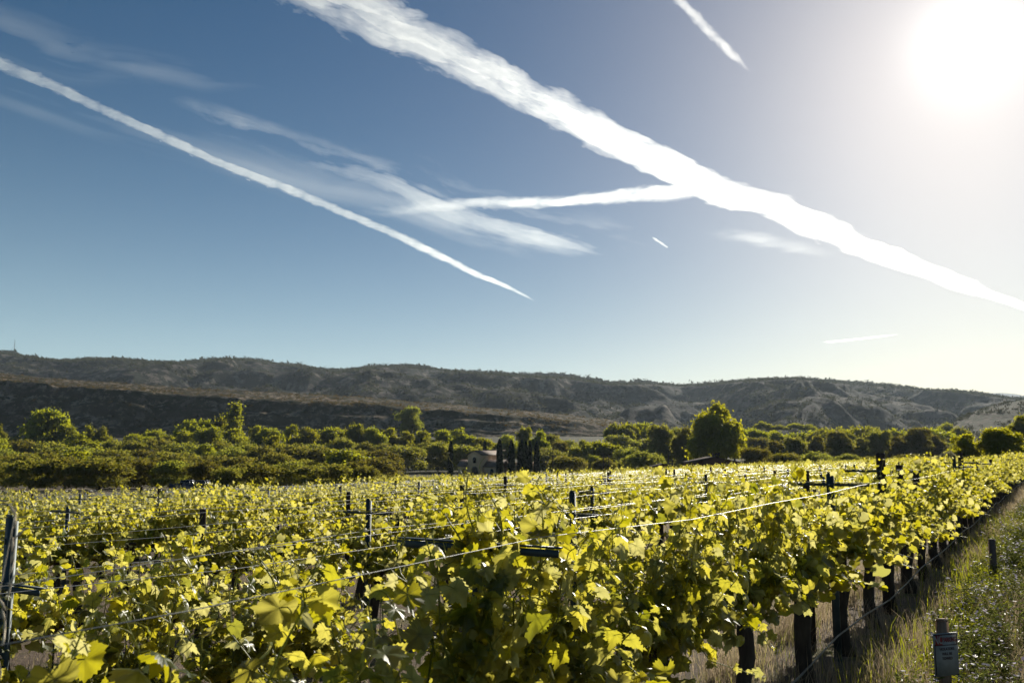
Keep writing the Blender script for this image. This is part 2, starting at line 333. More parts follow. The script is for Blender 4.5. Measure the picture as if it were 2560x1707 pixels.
# nearer rock bluff
BX = [-900, 0, 130, 230, 421, 650, 900, 991, 1183, 1374, 1527, 1604, 1680, 1900, 2600]
BY = [925, 938, 950, 958, 970, 984, 996, 1003, 1019, 1036, 1052, 1078, 1110, 1140, 1150]
pxs = np.linspace(-900, 1950, 900); Ys = np.concatenate([np.linspace(560, 690, 90), np.linspace(694, 860, 34), np.linspace(870, 1100, 12)])
P, X, Y = polar_grid(pxs, Ys); by = np.interp(P, BX, BY)
off = 45 * (fbm(X / 110, X * 0 + 2, 4) - .5) + 16 * (fbm(X / 22, X * 0 + 7, 3) - .5); Yw = Y + off
edge = hz(by + 13, 660); top = hz(by, 860)
base = np.minimum(H(X, 560 + 0 * X) - 2, edge)
tw = np.clip((Yw - 590) / 70, 0, 1)
lay = tw + .035 * np.sin(tw * 26 + 4 * fbm(X / 80, Y / 40, 3))
wall = np.where(tw < .45, tw * .75, .34 + (lay - .45) * 1.2); wall = np.clip(wall, 0, 1)
Z = np.where(Yw < 660, base + (edge - base) * wall, edge + (top - edge) * ss(Y, 655, 860))
Z = np.where(Y > 860, top - (Y - 860) * .12, Z) + 3.5 * (fbm(X / 14, Y / 14, 4) - .5)
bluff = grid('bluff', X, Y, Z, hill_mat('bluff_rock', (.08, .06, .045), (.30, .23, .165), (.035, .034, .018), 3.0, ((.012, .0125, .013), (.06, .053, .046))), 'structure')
bluff['label'] = 'dark layered rock bluff with a flat scrubby top'; bluff['kind'] = 'structure'
BXX, BYY, BZZ = X, Y, Z
# slope coming down from the right
pxs = np.linspace(2150, 3400, 260); Ys = np.linspace(420, 1150, 110)
P, X, Y = polar_grid(pxs, Ys)
ty = np.interp(P, [2150, 2330, 2390, 2440, 2500, 2560, 2800, 3400], [1150, 1080, 1048, 1026, 1012, 1000, 950, 930])
t = (Y - 420) / 500; top = hz(ty, 920); Z = -6 + (top + 6) * np.where(t < 1, .5 * np.clip(t, 0, 1) + .5 * ss(t, 0, 1), 1 - (t - 1) * .8) + 7 * (fbm(X / 60, Y / 60, 5) - .5) * np.clip(t * 3, 0, 1)
slope = grid('hillside', X, Y, Z, hill_mat('near_hillside', (.07, .057, .045), (.17, .135, .10), (.035, .04, .02), 2.2), 'structure')
slope['label'] = 'tan scrub dotted slope at the valley side'
SXX, SYY, SZZ = X, Y, Z
# far blue mountain
pxs = np.linspace(2150, 4200, 120); Ys = np.linspace(6400, 8800, 40); P, X, Y = polar_grid(pxs, Ys)
ty = np.interp(P, [2150, 2400, 2460, 2500, 2530, 2560, 2700, 4200], [1010, 990, 983, 982, 985, 991, 996, 1000])
t = (Y - 6400) / 1400; Z = -20 + (hz(ty, 7800) + 20) * np.where(t < 1, ss(t, 0, 1), 1 - (t - 1)) + 12 * (fbm(X / 200, Y / 200, 4) - .5)
far = grid('mountain', X, Y, Z, surf('far_mountain_scrub', [(.3, (.04, .05, .04)), (.7, (.10, .09, .07))], .01, 1), 'structure'); far['label'] = 'far blue mountain ridge beyond the hills'

# scrub bushes scattered over the hills: nobody could count them
def clump_template(nf, seed, flat=.75):
    r = np.random.default_rng(seed); c = r.normal(size=(nf, 3)); c /= np.linalg.norm(c, axis=1)[:, None]; c *= (.62 + .38 * r.random(nf))[:, None]
    c[:, 2] = np.abs(c[:, 2]) * flat * 1.3; d = r.normal(size=(nf, 3, 3)) * .30
    return (c[:, None] + d)
def scatter_bushes(name, pts, sizes, mt, nf, label):
    tp = [clump_template(nf, 50 + k) for k in range(6)]; V = []
    for k in range(6):
        sel = np.arange(len(pts)) % 6 == k
        V.append((tp[k][None] * sizes[sel][:, None, None, None] + pts[sel][:, None, None, :]).reshape(-1, 3))
    V = np.concatenate(V); T = np.arange(len(V)).reshape(-1, 3)
    o = obj(name, mesh(name, V, tris=T), mt); o['kind'] = 'stuff'; o['label'] = label; return o
def pick(X, Y, Z, n, wfun, seed):
    r = np.random.default_rng(seed); a, b = X.shape; out = []
    W = wfun.ravel(); W = W / W.sum(); k = r.choice(a * b, n, p=W)
    i, j = np.minimum(k // b, a - 2), np.minimum(k % b, b - 2); u, v = r.random(n), r.random(n)
    f = lambda G: (G[i, j] * (1 - u) + G[i + 1, j] * u) * (1 - v) + (G[i, j + 1] * (1 - u) + G[i + 1, j + 1] * u) * v
    return np.stack([f(X), f(Y), f(Z)], 1)
w = (HY / 1500) * (.25 + (fbm(HX / 90, HY / 90, 3) > .5)) * (1 + 9 * (np.abs(HT - .99) < .018)) * (HT < 1.03)
pts = pick(HX, HY, HZ, 42000, w, 1); sz = 2.2 + 4.4 * rng.random(len(pts)) ** 2; sz = sz * (1 + .9 * rng.random(len(pts)) * (pts[:, 1] > 2230))
scatter_bushes('hill_scrub', pts - [0, 0, .8], sz, M['scrub'], 9, 'dark juniper scrub dotted over the hills')
w = (.15 + (fbm(BXX / 30, BYY / 30, 3) > .48)) * np.where(BYY > 655, 1.0, .16) * (BYY < 880)
pts = pick(BXX, BYY, BZZ, 5200, w, 2); sz = .8 + 1.3 * rng.random(len(pts))
scatter_bushes('bluff_scrub', pts - [0, 0, .3], sz, leafmat('bluff_scrub_leaf', [(.035, .034, .016), (.065, .05, .022)], [(.10, .08, .025), (.18, .12, .04)], .4, .8, .1), 10, 'low brown green scrub on the rock bluff')
w = (.1 + (fbm(SXX / 45, SYY / 45, 3) > .52)) * (SYY < 940) * (SYY / 700)
pts = pick(SXX, SYY, SZZ, 1500, w, 4); sz = 1.5 + 2.5 * rng.random(len(pts)) ** 1.5
scatter_bushes('slope_scrub', pts - [0, 0, .5], sz, M['scrub'], 16, 'dark scrub on the tan valley slope')
# antenna mast on the ridge
ap = at(35, 886, 2300); at_top = at(34, 849, 2300); hh = at_top[2] - ap[2] + 10
mb = MB(); mb.tube([(0, 0, -10), (0, 0, hh - 10)], [.9, .5], 6)
for k in range(3):
    a = k * 2.1; mb.tube([(0, 0, hh * .6), (14 * math.cos(a), 14 * math.sin(a), -6)], [.12, .12], 4)
e = mb.build('radio_mast', M['steel']); e.location = ap; thing(e, 'thin tall radio mast standing on the hill skyline', 'mast')

# ---------------------------------------------------------------- trees
def leaf_cloud(C, size, r, n_up=.0):               # one small bent leaf clump per centre: 2 triangles sharing an edge
    n = len(C); a = r.normal(size=(n, 3)); a[:, 2] += n_up; a /= np.linalg.norm(a, axis=1)[:, None]
    b = np.cross(a, r.normal(size=(n, 3))); b /= np.linalg.norm(b, axis=1)[:, None]; c = np.cross(a, b)
    s = (size * (.6 + .8 * r.random(n)))[:, None]
    V = np.stack([C - b * s * .6, C + a * s, C + b * s * .6 + c * s * .25, C - a * s * .9], 1).reshape(-1, 3)
    i = np.arange(n)[:, None] * 4
    return V, np.concatenate([i + [0, 1, 2], i + [0, 2, 3]])
def tree_template(kind, seed):
    r = np.random.default_rng(seed); lob = []; mbt = MB()
    if kind == 'mound':
        nl, n, s = 16, 10000, .028; lob.append((0, 0, .30, .42, .9))
        for k in range(9): a = k * .7; lob.append((.46 * math.cos(a), .46 * math.sin(a), .16 + .1 * r.random(), .2, .9))
        for k in range(nl):
            a = r.random() * 6.28; q = .62 * math.sqrt(r.random()); lob.append((q * math.cos(a) * .8, q * math.sin(a) * .8, .34 + .42 * (1 - q * q) * r.uniform(.6, 1.0), .17 + .13 * r.random(), .8))
    elif kind == 'broad':
        nl, n, s = 22, 11000, .028; lob.append((0, 0, .55, .26, 1.1)); lob.append((.05, -.1, .36, .24, .9))
        for k in range(nl):
            a = r.random() * 6.28; z = r.uniform(.25, .86); q = .42 * math.sin(math.pi * min(.92, max(.16, (z - .1) / .9))) * math.sqrt(r.random()); lob.append((q * math.cos(a), q * math.sin(a), z, .10 + .10 * r.random(), .85))
    elif kind == 'round':
        nl, n, s = 36, 30000, .021; lob.append((-.03, 0, .56, .30, 1.0)); lob.append((.12, .05, .45, .26, .9)); lob.append((-.12, 0, .46, .26, .9))
        for k in range(nl):
            a = r.random() * 6.28; z = r.uniform(.30, .90); q = .43 * math.sqrt(max(.03, 1 - ((z - .45) / .47) ** 2)) * r.random() ** .3; lob.append((q * math.cos(a), q * math.sin(a), z, .085 + .065 * r.random(), .9))
    elif kind == 'tall':
        nl, n, s = 22, 7000, .022
        for k in range(nl):
            a = r.random() * 6.28; z = r.uniform(.15, .93); q = .20 * (1.1 - z) * r.random() + .02; lob.append((q * math.cos(a), q * math.sin(a), z, .05 + .09 * r.random() * (1.1 - z), 1.6))
    elif kind == 'canopy':
        nl, n, s = 28, 11000, .028
        for k in range(nl):
            a = r.random() * 6.28; q = .62 * math.sqrt(r.random()); lob.append((q * math.cos(a), q * math.sin(a), .35 + .40 * math.sqrt(max(0, 1 - q * q * 1.8)) * r.uniform(.55, 1), .13 + .09 * r.random(), .7))
    elif kind == 'cypress':
        n, s = 6000, .014
        z = r.random(n) ** .9; rad = .062 * np.minimum(1, z * 8 + .55) * np.sqrt(np.maximum(0, 1 - (z) ** 3.2)) * (.75 + .35 * r.random(n)); a = r.random(n) * 6.28
        C = np.stack([rad * np.cos(a), rad * np.sin(a), .03 + .97 * z], 1)
        V, T = leaf_cloud(C, np.full(n, s), r); V[:, 2] = C.repeat(4, 0)[:, 2] + (V[:, 2] - C.repeat(4, 0)[:, 2]) * 2.2
        crown = mesh('crown', V, tris=T)
        mbt.tube([(0, 0, -.02), (0, 0, .1), (0, 0, .6)], [.014, .012, .004], 7); return crown, mbt.mesh('trunk', True)
    L = np.array(lob); w = L[:, 3] ** 2; k = r.choice(len(L), n, p=w / w.sum())
    d = r.normal(size=(n, 3)); d /= np.linalg.norm(d, axis=1)[:, None]; d[:, 2] = np.where(d[:, 2] < -.4, -d[:, 2], d[:, 2])
    rr = L[k, 3] * (1 - .38 * r.random(n) ** 2) * (1 + .15 * np.sin(d[:, 0] * 7 + d[:, 1] * 5 + k)); C = L[k, :3] + d * rr[:, None] * np.stack([np.ones(n), np.ones(n), L[k, 4]], 1)
    out = r.random(n) < .12; C[out] += d[out] * (.02 + .07 * r.random(out.sum()))[:, None]
    if kind == 'mound': C = C[C[:, 2] > .02]; n = len(C)
    V, T = leaf_cloud(C, np.full(n, s), r, .7 if kind in ('mound', 'tall') else .2)
    crown = mesh('crown', V, tris=T)
    # trunk and limbs reaching into the lobes
    tz = {'mound': .08, 'broad': .24, 'round': .26, 'tall': .3, 'canopy': .25}[kind]; tr = {'mound': .02, 'broad': .026, 'round': .035, 'tall': .014, 'canopy': .022}[kind]
    mbt.tube([(0, 0, -.06), (.005, 0, tz * .5), (.0, .008, tz), (.004, .0, tz + .12)], [tr * 1.3, tr, tr * .85, tr * .5], 8)
    for q in L[r.choice(len(L), min(12, len(L)), replace=False)]:
        p1 = np.array(q[:3]); p0 = np.array([0, 0, tz * r.uniform(.6, 1.1)]); m_ = (p0 + p1) / 2 + [0, 0, -.04]
        mbt.tube([p0, m_, p1], [tr * .5, tr * .33, tr * .12], 5)
    return crown, mbt.mesh('trunk', True)
TT = {}
for kind, cnt in (('mound', 5), ('broad', 4), ('round', 2), ('tall', 2), ('canopy', 3), ('cypress', 3)):
    TT[kind] = [tree_template(kind, 100 + 7 * k + len(kind)) for k in range(cnt)]
_mm = {}
def place_tree(name, kind, v, base, w, h, leaf, label, cat, group=None, rot=None):
    cr, tk = TT[kind][v % len(TT[kind])]; key = (cr.name, leaf)
    if key not in _mm:
        c = cr.copy(); c.materials.clear(); c.materials.append(M[leaf]); _mm[key] = c
    if not tk.materials: tk.materials.append(M['treebark'])
    e = empty(name, base, rng.random() * 6.28 if rot is None else rot); thing(e, label, cat, group)
    sx = w / {'mound': 1.35, 'broad': 1.02, 'round': 1.02, 'tall': .46, 'canopy': 1.5, 'cypress': .165}[kind]
    for nm, me in (('crown', _mm[key]), ('trunk', tk)):
        c = obj(nm, me, None, e); c.scale = (sx, sx, h)
    return e
def tree_px(name, kind, v, px, ytop, wpx, Y, leaf, label, cat, group=None, ybase=None, rot=None):
    top = at(px, ytop, Y); X = top[0]; g = float(H(X, Y)) if ybase is None else float(at(px, ybase, Y)[2])
    return place_tree(name, kind, v, (X, Y, g - .1), wpx / F * Y, top[2] - g, leaf, label, cat, group, rot)

# the named trees
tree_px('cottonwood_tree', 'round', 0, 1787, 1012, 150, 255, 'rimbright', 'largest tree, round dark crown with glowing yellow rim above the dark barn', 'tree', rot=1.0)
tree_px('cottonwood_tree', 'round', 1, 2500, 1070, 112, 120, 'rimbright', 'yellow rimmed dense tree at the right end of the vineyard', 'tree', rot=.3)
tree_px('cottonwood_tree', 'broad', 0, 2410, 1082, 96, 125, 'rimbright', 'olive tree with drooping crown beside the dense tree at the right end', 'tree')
tree_px('cottonwood_tree', 'broad', 2, 2552, 1040, 90, 210, 'rimtree', 'dark tree top rising behind the right end of the vineyard', 'tree')
tree_px('poplar_tree', 'tall', 0, 586, 1012, 74, 430, 'rimtree', 'pale feathery tree standing tallest over the thicket below the bluff', 'tree')
tree_px('poplar_tree', 'tall', 1, 553, 1034, 50, 432, 'rimtree', 'feathery smaller tree left of the tallest feathery one', 'tree')
tree_px('cottonwood_tree', 'broad', 1, 118, 1022, 128, 400, 'rimtree', 'big ragged tree with lit tips in front of the bluff, left side', 'tree')
tree_px('cottonwood_tree', 'broad', 3, 175, 1062, 70, 398, 'rimtree', 'smaller tree leaning out of the right flank of the big ragged tree', 'tree')
tree_px('cottonwood_tree', 'tall', 1, 226, 1058, 44, 395, 'rimtree', 'narrow upright tree beside a lobed tree right of the big ragged tree', 'tree')
tree_px('cottonwood_tree', 'broad', 0, 256, 1066, 60, 393, 'rimtree', 'lobed medium tree right of the narrow upright one', 'tree')
tree_px('cottonwood_tree', 'broad', 2, 2, 1066, 40, 400, 'rimtree', 'tree cut by the left edge of the picture under the bluff', 'tree')
tree_px('cottonwood_tree', 'canopy', 0, 385, 1062, 86, 420, 'rimtree', 'low dark flat-topped tree with bright rim below the bluff', 'tree')
tree_px('cottonwood_tree', 'canopy', 1, 490, 1036, 120, 425, 'rimtree', 'dark domed tree with bright rim left of the feathery trees', 'tree')
tree_px('cottonwood_tree', 'broad', 3, 1028, 1018, 74, 520, 'mesquite', 'shadowed tree halfway up the bluff above the villa thicket', 'tree', ybase=1100)
tree_px('cottonwood_tree', 'broad', 1, 1310, 1068, 46, 380, 'rimtree', 'bright leafy tree top behind the cypress group', 'tree')
tree_px('cottonwood_tree', 'broad', 2, 1350, 1078, 60, 370, 'rimtree', 'bright tree just right of the cypress group', 'tree')
tree_px('cottonwood_tree', 'canopy', 2, 1510, 1086, 112, 330, 'rimtree', 'wide umbrella shaped tree behind the thin utility poles', 'tree')
tree_px('cottonwood_tree', 'broad', 0, 1460, 1098, 60, 335, 'rimtree', 'knobbly tree joined to the left of the umbrella shaped tree', 'tree')
tree_px('cottonwood_tree', 'broad', 3, 1405, 1104, 60, 345, 'mesquite', 'small pale tree between the cypress group and the knobbly tree', 'tree')
tree_px('cottonwood_tree', 'broad', 1, 1655, 1062, 84, 330, 'mesquite', 'tall shaggy tree left of the largest round tree', 'tree')
tree_px('cottonwood_tree', 'broad', 2, 1712, 1070, 76, 300, 'mesquite', 'shaggy tree touching the left side of the largest round tree', 'tree')
tree_px('mesquite_tree', 'mound', 1, 1608, 1124, 125, 262, 'mesquite', 'large olive mound tree left of the largest round tree', 'tree')
tree_px('mesquite_tree', 'mound', 2, 1512, 1142, 62, 255, 'mesquite', 'small olive mound behind the pair of thin utility poles', 'tree')
tree_px('mesquite_tree', 'mound', 3, 1420, 1132, 110, 258, 'mesquite', 'olive mound shrub right of the cypress group', 'tree')
tree_px('mesquite_tree', 'mound', 0, 1888, 1107, 88, 225, 'mesquite', 'yellow green bushy tree right of the largest round tree', 'tree')
for k, (px, yt, w_) in enumerate([(1965, 1124, 88), (2040, 1126, 92), (2120, 1132, 72), (2180, 1136, 60), (2270, 1132, 76)]):
    tree_px('mesquite_tree', 'mound', k, px, yt, w_, 235, 'mesquite', nth(k + 1) + ' grey olive shrub from the left behind the right half of the field', 'shrub', 'grey olive shrubs behind the field')
tree_px('silver_shrub', 'mound', 4, 2338, 1138, 46, 105, 'grayshrub', 'pale silvery shrub behind the vine tops near the second wooden post', 'shrub')
tree_px('silver_shrub', 'mound', 2, 2370, 1126, 50, 118, 'grayshrub', 'grey twiggy shrub under the drooping olive tree', 'shrub')
for k, (px, yt, w_) in enumerate([(1935, 1100, 74), (1990, 1092, 70), (2042, 1090, 72), (2100, 1078, 82), (2152, 1092, 60), (2195, 1076, 76), (2245, 1092, 64), (2290, 1070, 84), (2335, 1086, 60)]):
    tree_px('cottonwood_tree', 'broad', k, px, yt, w_, 300 + 6 * (k % 3), 'mesquite', nth(k + 1) + ' bushy olive tree from the left in the middle rank', 'tree', 'olive trees in the middle rank')
for k, (px, yt, w_) in enumerate([(1560, 1044, 96), (1600, 1046, 80), (1690, 1056, 70), (1870, 1059, 96), (1935, 1068, 100), (2010, 1064, 100), (2085, 1056, 120), (2165, 1054, 120), (2250, 1057, 120), (2330, 1058, 110), (2365, 1072, 80), (2398, 1052, 60)]):
    tree_px('cottonwood_tree', 'canopy', k, px, yt, w_ * 1.1, 430 + 9 * (k % 3), 'rimtree', nth(k + 1) + ' dark canopy tree from the left in the high bright-rimmed line', 'tree', 'dark riverside canopy trees')
for k, (px, yt, w_) in enumerate([(1905, 1048, 44), (1945, 1056, 50), (1985, 1052, 40), (2020, 1056, 44), (2360, 1042, 40)]):
    tree_px('cottonwood_tree', 'canopy', k + 1, px, yt, w_ * 1.2, 600, 'rimtree', nth(k + 1) + ' hazy small tree from the left peeping over the riverside canopy', 'tree', 'hazy trees beyond the canopy')
# thicket of rounded shrubs: ranks one behind the other
ranks = [('front', 152, 0, 950, 92, 1158, 1168, 'mound', 'mesquite'), ('second', 215, 0, 985, 92, 1128, 1142, 'mound', 'mesquite'), ('third', 275, 0, 1010, 86, 1108, 1122, 'mound', 'mesquite'),
         ('fourth', 345, 0, 1230, 74, 1090, 1106, 'mound', 'mesquite'), ('fifth', 395, 0, 1390, 56, 1070, 1096, 'broad', 'rimtree'), ('sixth', 330, 1390, 1700, 60, 1118, 1132, 'mound', 'mesquite'), ('seventh', 400, 1400, 2600, 60, 1086, 1104, 'broad', 'mesquite')]
for name, Yr, x0, x1, sp, ya, yb, kind, leaf in ranks:
    x = x0 - 30 + rng.random() * 20; k = 0
    while x < x1:
        k += 1; w_ = sp * rng.uniform(1.0, 1.9); yt = rng.uniform(ya, yb)
        if name == 'front': yt = np.interp(x, [0, 300, 950], [1142, 1146, 1162]) + rng.uniform(-9, 8)
        if name == 'fifth': yt = np.interp(x, [0, 300, 600, 900, 1100, 1400], [1092, 1094, 1066, 1064, 1080, 1100]) + rng.uniform(-9, 8)
        kd, lf_ = kind, leaf
        if name in ('second', 'third', 'fourth', 'sixth'):
            yt += rng.normal(0, 4)
            if rng.random() < .2: kd, lf_, yt = 'broad', 'rimtree', yt - 6
        d_ = 'rounded olive green shrub' if kd == 'mound' else 'bright green bushy tree'
        tree_px('thicket_shrub' if kd == 'mound' else 'thicket_tree', kd, int(rng.integers(9)), x, yt, w_, Yr * rng.uniform(.96, 1.05), lf_,
                '%s, %s from the left in the %s rank below the bluff' % (d_, nth(k), name), 'shrub' if kd == 'mound' else 'tree', 'shrubs and trees of the thicket')
        x += w_ * .62
# ---------------------------------------------------------------- villa, cypresses, sheds
VY = 285.0; vb = at(1186, 1189, VY); gz = float(H(vb[0], VY))
villa = empty('villa', (vb[0], VY, gz), -.38); thing(villa, 'small ochre stucco villa with gabled two-storey front and arched door', 'house')
stucco = surf('ochre_stucco', [(.3, (.62, .41, .25)), (.7, (.74, .51, .32))], 1.2, .95, .3, 6)
tile = surf('clay_roof_tiles', [(.3, (.11, .075, .055)), (.7, (.22, .16, .12))], 2.5, .85, .5, 9, stretch=(3, 1, 1), bdist=.06)
glass = surf('dark_glass', [(.4, (.012, .012, .012)), (.6, (.03, .03, .03))], 2, .15, spec=.5)
S = VY / F                                             # metres per picture pixel at the villa
def arch(w, h, depth, n=10):                           # upright arched solid, front at -y
    pts = [(-w / 2, 0), (w / 2, 0)] + [(w / 2 * math.cos(a), h - w / 2 + w / 2 * math.sin(a)) for a in np.linspace(0, math.pi, n)]
    m = len(pts); V = [(x, -depth / 2, z) for x, z in pts] + [(x, depth / 2, z) for x, z in pts]
    Q = [[i, (i + 1) % m, m + (i + 1) % m, m + i] for i in range(m)]
    T = [[0, i + 1, i] for i in range(1, m - 1)] + [[m, m + i, m + i + 1] for i in range(1, m - 1)]
    return np.array(V), np.array(T), np.array(Q)
def gable(w, d, hw, hr):
    return np.array([(-w/2, -d/2, 0), (w/2, -d/2, 0), (w/2, d/2, 0), (-w/2, d/2, 0), (-w/2, -d/2, hw), (w/2, -d/2, hw), (w/2, d/2, hw), (-w/2, d/2, hw), (0, -d/2, hr), (0, d/2, hr)]), \
        np.array([[4, 5, 8], [6, 7, 9]]), np.array([[0, 1, 5, 4], [1, 2, 6, 5], [2, 3, 7, 6], [3, 0, 4, 7], [3, 2, 1, 0]])
def roofslab(w, d, hw, hr, t=.22, over=.45):
    k = (hr - hw) / (w / 2); hw2 = hw - over * k; W = w / 2 + over; dd = d / 2 + over
    V = []
    for y in (-dd, dd): V += [(-W, y, hw2), (0, y, hr), (W, y, hw2), (-W, y, hw2 + t), (0, y, hr + t), (W, y, hw2 + t)]
    q = [[0, 1, 7, 6], [1, 2, 8, 7], [3, 9, 10, 4], [4, 10, 11, 5], [0, 6, 9, 3], [2, 5, 11, 8], [0, 3, 4, 1], [1, 4, 5, 2], [6, 7, 10, 9], [7, 8, 11, 10]]
    return np.array(V, float), None, np.array(q)
W1 = 4.7; D1 = 17.0
mb = MB(); mb.add(*gable(W1, D1, 7.2, 8.4)); mb.build('wall', stucco, villa).location = (0, D1 / 2, 0)
mb = MB(); mb.add(*roofslab(W1, D1, 7.23, 8.43)); r_ = mb.build('roof', tile, villa); r_.location = (0, D1 / 2, 0)
mb = MB(); mb.box((0, D1 / 2, 8.70), (.35, D1 + .9, .16)); mb.build('ridge_cap', tile, r_)
# lower wings on both sides, each with a pitched roof falling to the front
for sx, wd, nm in ((-1, 4.2, 'left'), (1, 6.0, 'right')):
    cx = sx * (W1 / 2 + wd / 2 + .003)
    mb = MB(); mb.box((cx, 5.2, 1.65), (wd, 7.0, 3.3)); wg = mb.build('wing_wall', stucco, villa)
    Vr = []
    x0, x1 = cx - wd / 2 - (.5 if sx < 0 else 0) + (.01 if sx > 0 else 0), cx + wd / 2 + (.5 if sx > 0 else 0) - (.01 if sx < 0 else 0)
    prof_ = [(1.2, 3.15), (5.2, 5.3), (9.2, 3.15)]
    for x in (x0, x1):
        for y, z in prof_: Vr.append((x, y, z + .16))
        for y, z in prof_: Vr.append((x, y, z + .38))
    Q = [[0, 1, 7, 6], [1, 2, 8, 7], [3, 9, 10, 4], [4, 10, 11, 5], [0, 6, 9, 3], [2, 5, 11, 8], [0, 3, 4, 1], [1, 4, 5, 2], [6, 7, 10, 9], [7, 8, 11, 10]]
    MB().add(Vr, Q=Q).build('wing_roof', tile, villa)
    V, T, Q = arch(1.0, 1.9, .2); MB().add(V + [cx, 1.66, .75], T, Q).build('window', glass, villa)
    V, T, Q = arch(1.25, 2.05, .12); MB().add(V + [cx, 1.675, .66], T, Q).build('window_surround', M['oldwood'], villa)
V, T, Q = arch(2.1, 3.3, .24); dr = MB().add(V + [0, -.05, 0], T, Q).build('door', M['oldwood'], villa)
V, T, Q = arch(2.5, 3.55, .14); MB().add(V + [0, -.02, 0], T, Q).build('door_surround', surf('stone_surround', [(.3, (.16, .12, .09)), (.7, (.22, .17, .12))], 3), dr)
V, T, Q = arch(.95, 1.7, .2); wn_ = MB().add(V + [0, -.04, 4.7], T, Q).build('window', glass, villa)
V, T, Q = arch(1.2, 1.85, .12); MB().add(V + [0, -.02, 4.62], T, Q).build('frame', M['oldwood'], wn_)
# side portico with columns, to the right
mb = MB(); mb.box((13.2, 7.2, 3.55), (10.5, 6.5, .3)); mb.build('portico_roof', tile, villa)
mb = MB(); mb.box((13.2, 8.8, 1.7), (8.4, 3.0, 3.38)); mb.build('back_wall', stucco, villa)
for k in range(5):
    mb = MB(); mb.tube([(8.9 + k * 2.15, 4.5, 0), (8.9 + k * 2.15, 4.5, .25), (8.9 + k * 2.15, 4.5, .26), (8.9 + k * 2.15, 4.5, 3.38)], [.34, .34, .24, .2], 12); mb.build('column', surf('terracotta_column', [(.3, (.36, .16, .10)), (.7, (.46, .22, .14))], 3), villa)
mb = MB(); mb.box((11.5, 12, 4.6), (9, 5, .25)); mb.box((11.5, 12.3, 2.25), (8, 4, 4.5)); mb.build('rear_wing', stucco, villa)
cyp = [(1127, 1102, 17, 300, 'lone dark cypress left of the villa'), (1212, 1101, 15, 312, 'dark cypress tip rising behind the villa roof ridge'), (1249, 1098, 20, 272, 'dark cypress in front of the villa roof, nearest its gable'),
       (1279, 1101, 21, 270, 'dark cypress between the villa roof end and the cypress clump'), (1305, 1099, 17, 271, 'first dark cypress of the tight clump right of the villa'), (1315, 1102, 15, 274, 'second dark cypress inside the tight clump'),
       (1325, 1100, 15, 271, 'third dark cypress inside the tight clump'), (1342, 1102, 19, 268, 'dark cypress standing alone just right of the tight clump'), (1298, 1106, 12, 277, 'thinnest dark cypress at the back of the tight clump')]
for k, (px, yt, w_, Y_, lb) in enumerate(cyp): tree_px('cypress_tree', 'cypress', k, px, yt, w_, Y_, 'cypress', lb, 'tree', 'cypresses around the villa')
def pole(px, yt, Y_, r_, label):
    t = at(px, yt, Y_); g = float(H(t[0], Y_)); mb = MB(); mb.tube([(0, 0, -.5), (0, 0, t[2] - g)], [r_, r_ * .75], 8); mb.box((0, 0, t[2] - g - .45), (1.3, .1, .1))
    o = mb.build('utility_pole', M['oldwood']); o.location = (t[0], Y_, g); thing(o, label, 'pole', 'thin wooden utility poles')
pole(1382, 1119, 215, .13, 'thin dark utility pole right of the cypresses'); pole(1509, 1139, 215, .13, 'left one of the pair of thin utility poles'); pole(1522, 1137, 213, .15, 'right one of the pair of thin utility poles'); pole(1671, 1136, 212, .12, 'thin utility pole in front of the olive mound, left of the barn'); pole(1681, 1148, 214, .12, 'short utility pole closest to the barn')
def shed(px0, px1, yt, yb, Y_, dep, col, name, label, roofh=.8):
    a = at(px0, yb, Y_); b = at(px1, yb, Y_); t = at(px0, yt, Y_); w = b[0] - a[0]; X = (a[0] + b[0]) / 2; g = float(H(X, Y_)); hh = max(1.8, t[2] - g)
    e = empty(name, (X, Y_, g)); thing(e, label, 'shed'); m_ = surf(name + '_boards', [(.3, tuple(c * .6 for c in col)), (.7, col)], 3, .9, .4, 12, stretch=(4, 4, .4))
    mb = MB(); mb.add(*gable(w, dep, hh - roofh, hh)); mb.build('wall', m_, e)
    mb = MB(); mb.add(*roofslab(w, dep, hh - roofh + .03, hh + .03, .12, .3)); mb.build('roof', M['oldwood'], e)
    mb = MB(); mb.box((w * .18, -dep / 2 - .03, (hh - roofh) * .42), (min(2.2, w * .3), .1, (hh - roofh) * .84)); dd = mb.build('door', M['oldwood'], e)
    mb = MB(); mb.box((-w * .22, -dep / 2 - .03, (hh - roofh) * .55), (min(1.2, w * .16), .1, .9)); mb.build('window', glass, e); return e
shed(1722, 1835, 1143, 1182, 185, 9, (.07, .03, .025), 'barn', 'low dark maroon barn under the largest round tree', 1.0)
shed(1628, 1684, 1160, 1184, 178, 5, (.10, .055, .04), 'shed', 'small brown shed left of the dark barn', .6)
shed(1836, 1880, 1156, 1178, 190, 5, (.09, .045, .04), 'barn_annex', 'lean reddish annex at the right end of the dark barn', .4)
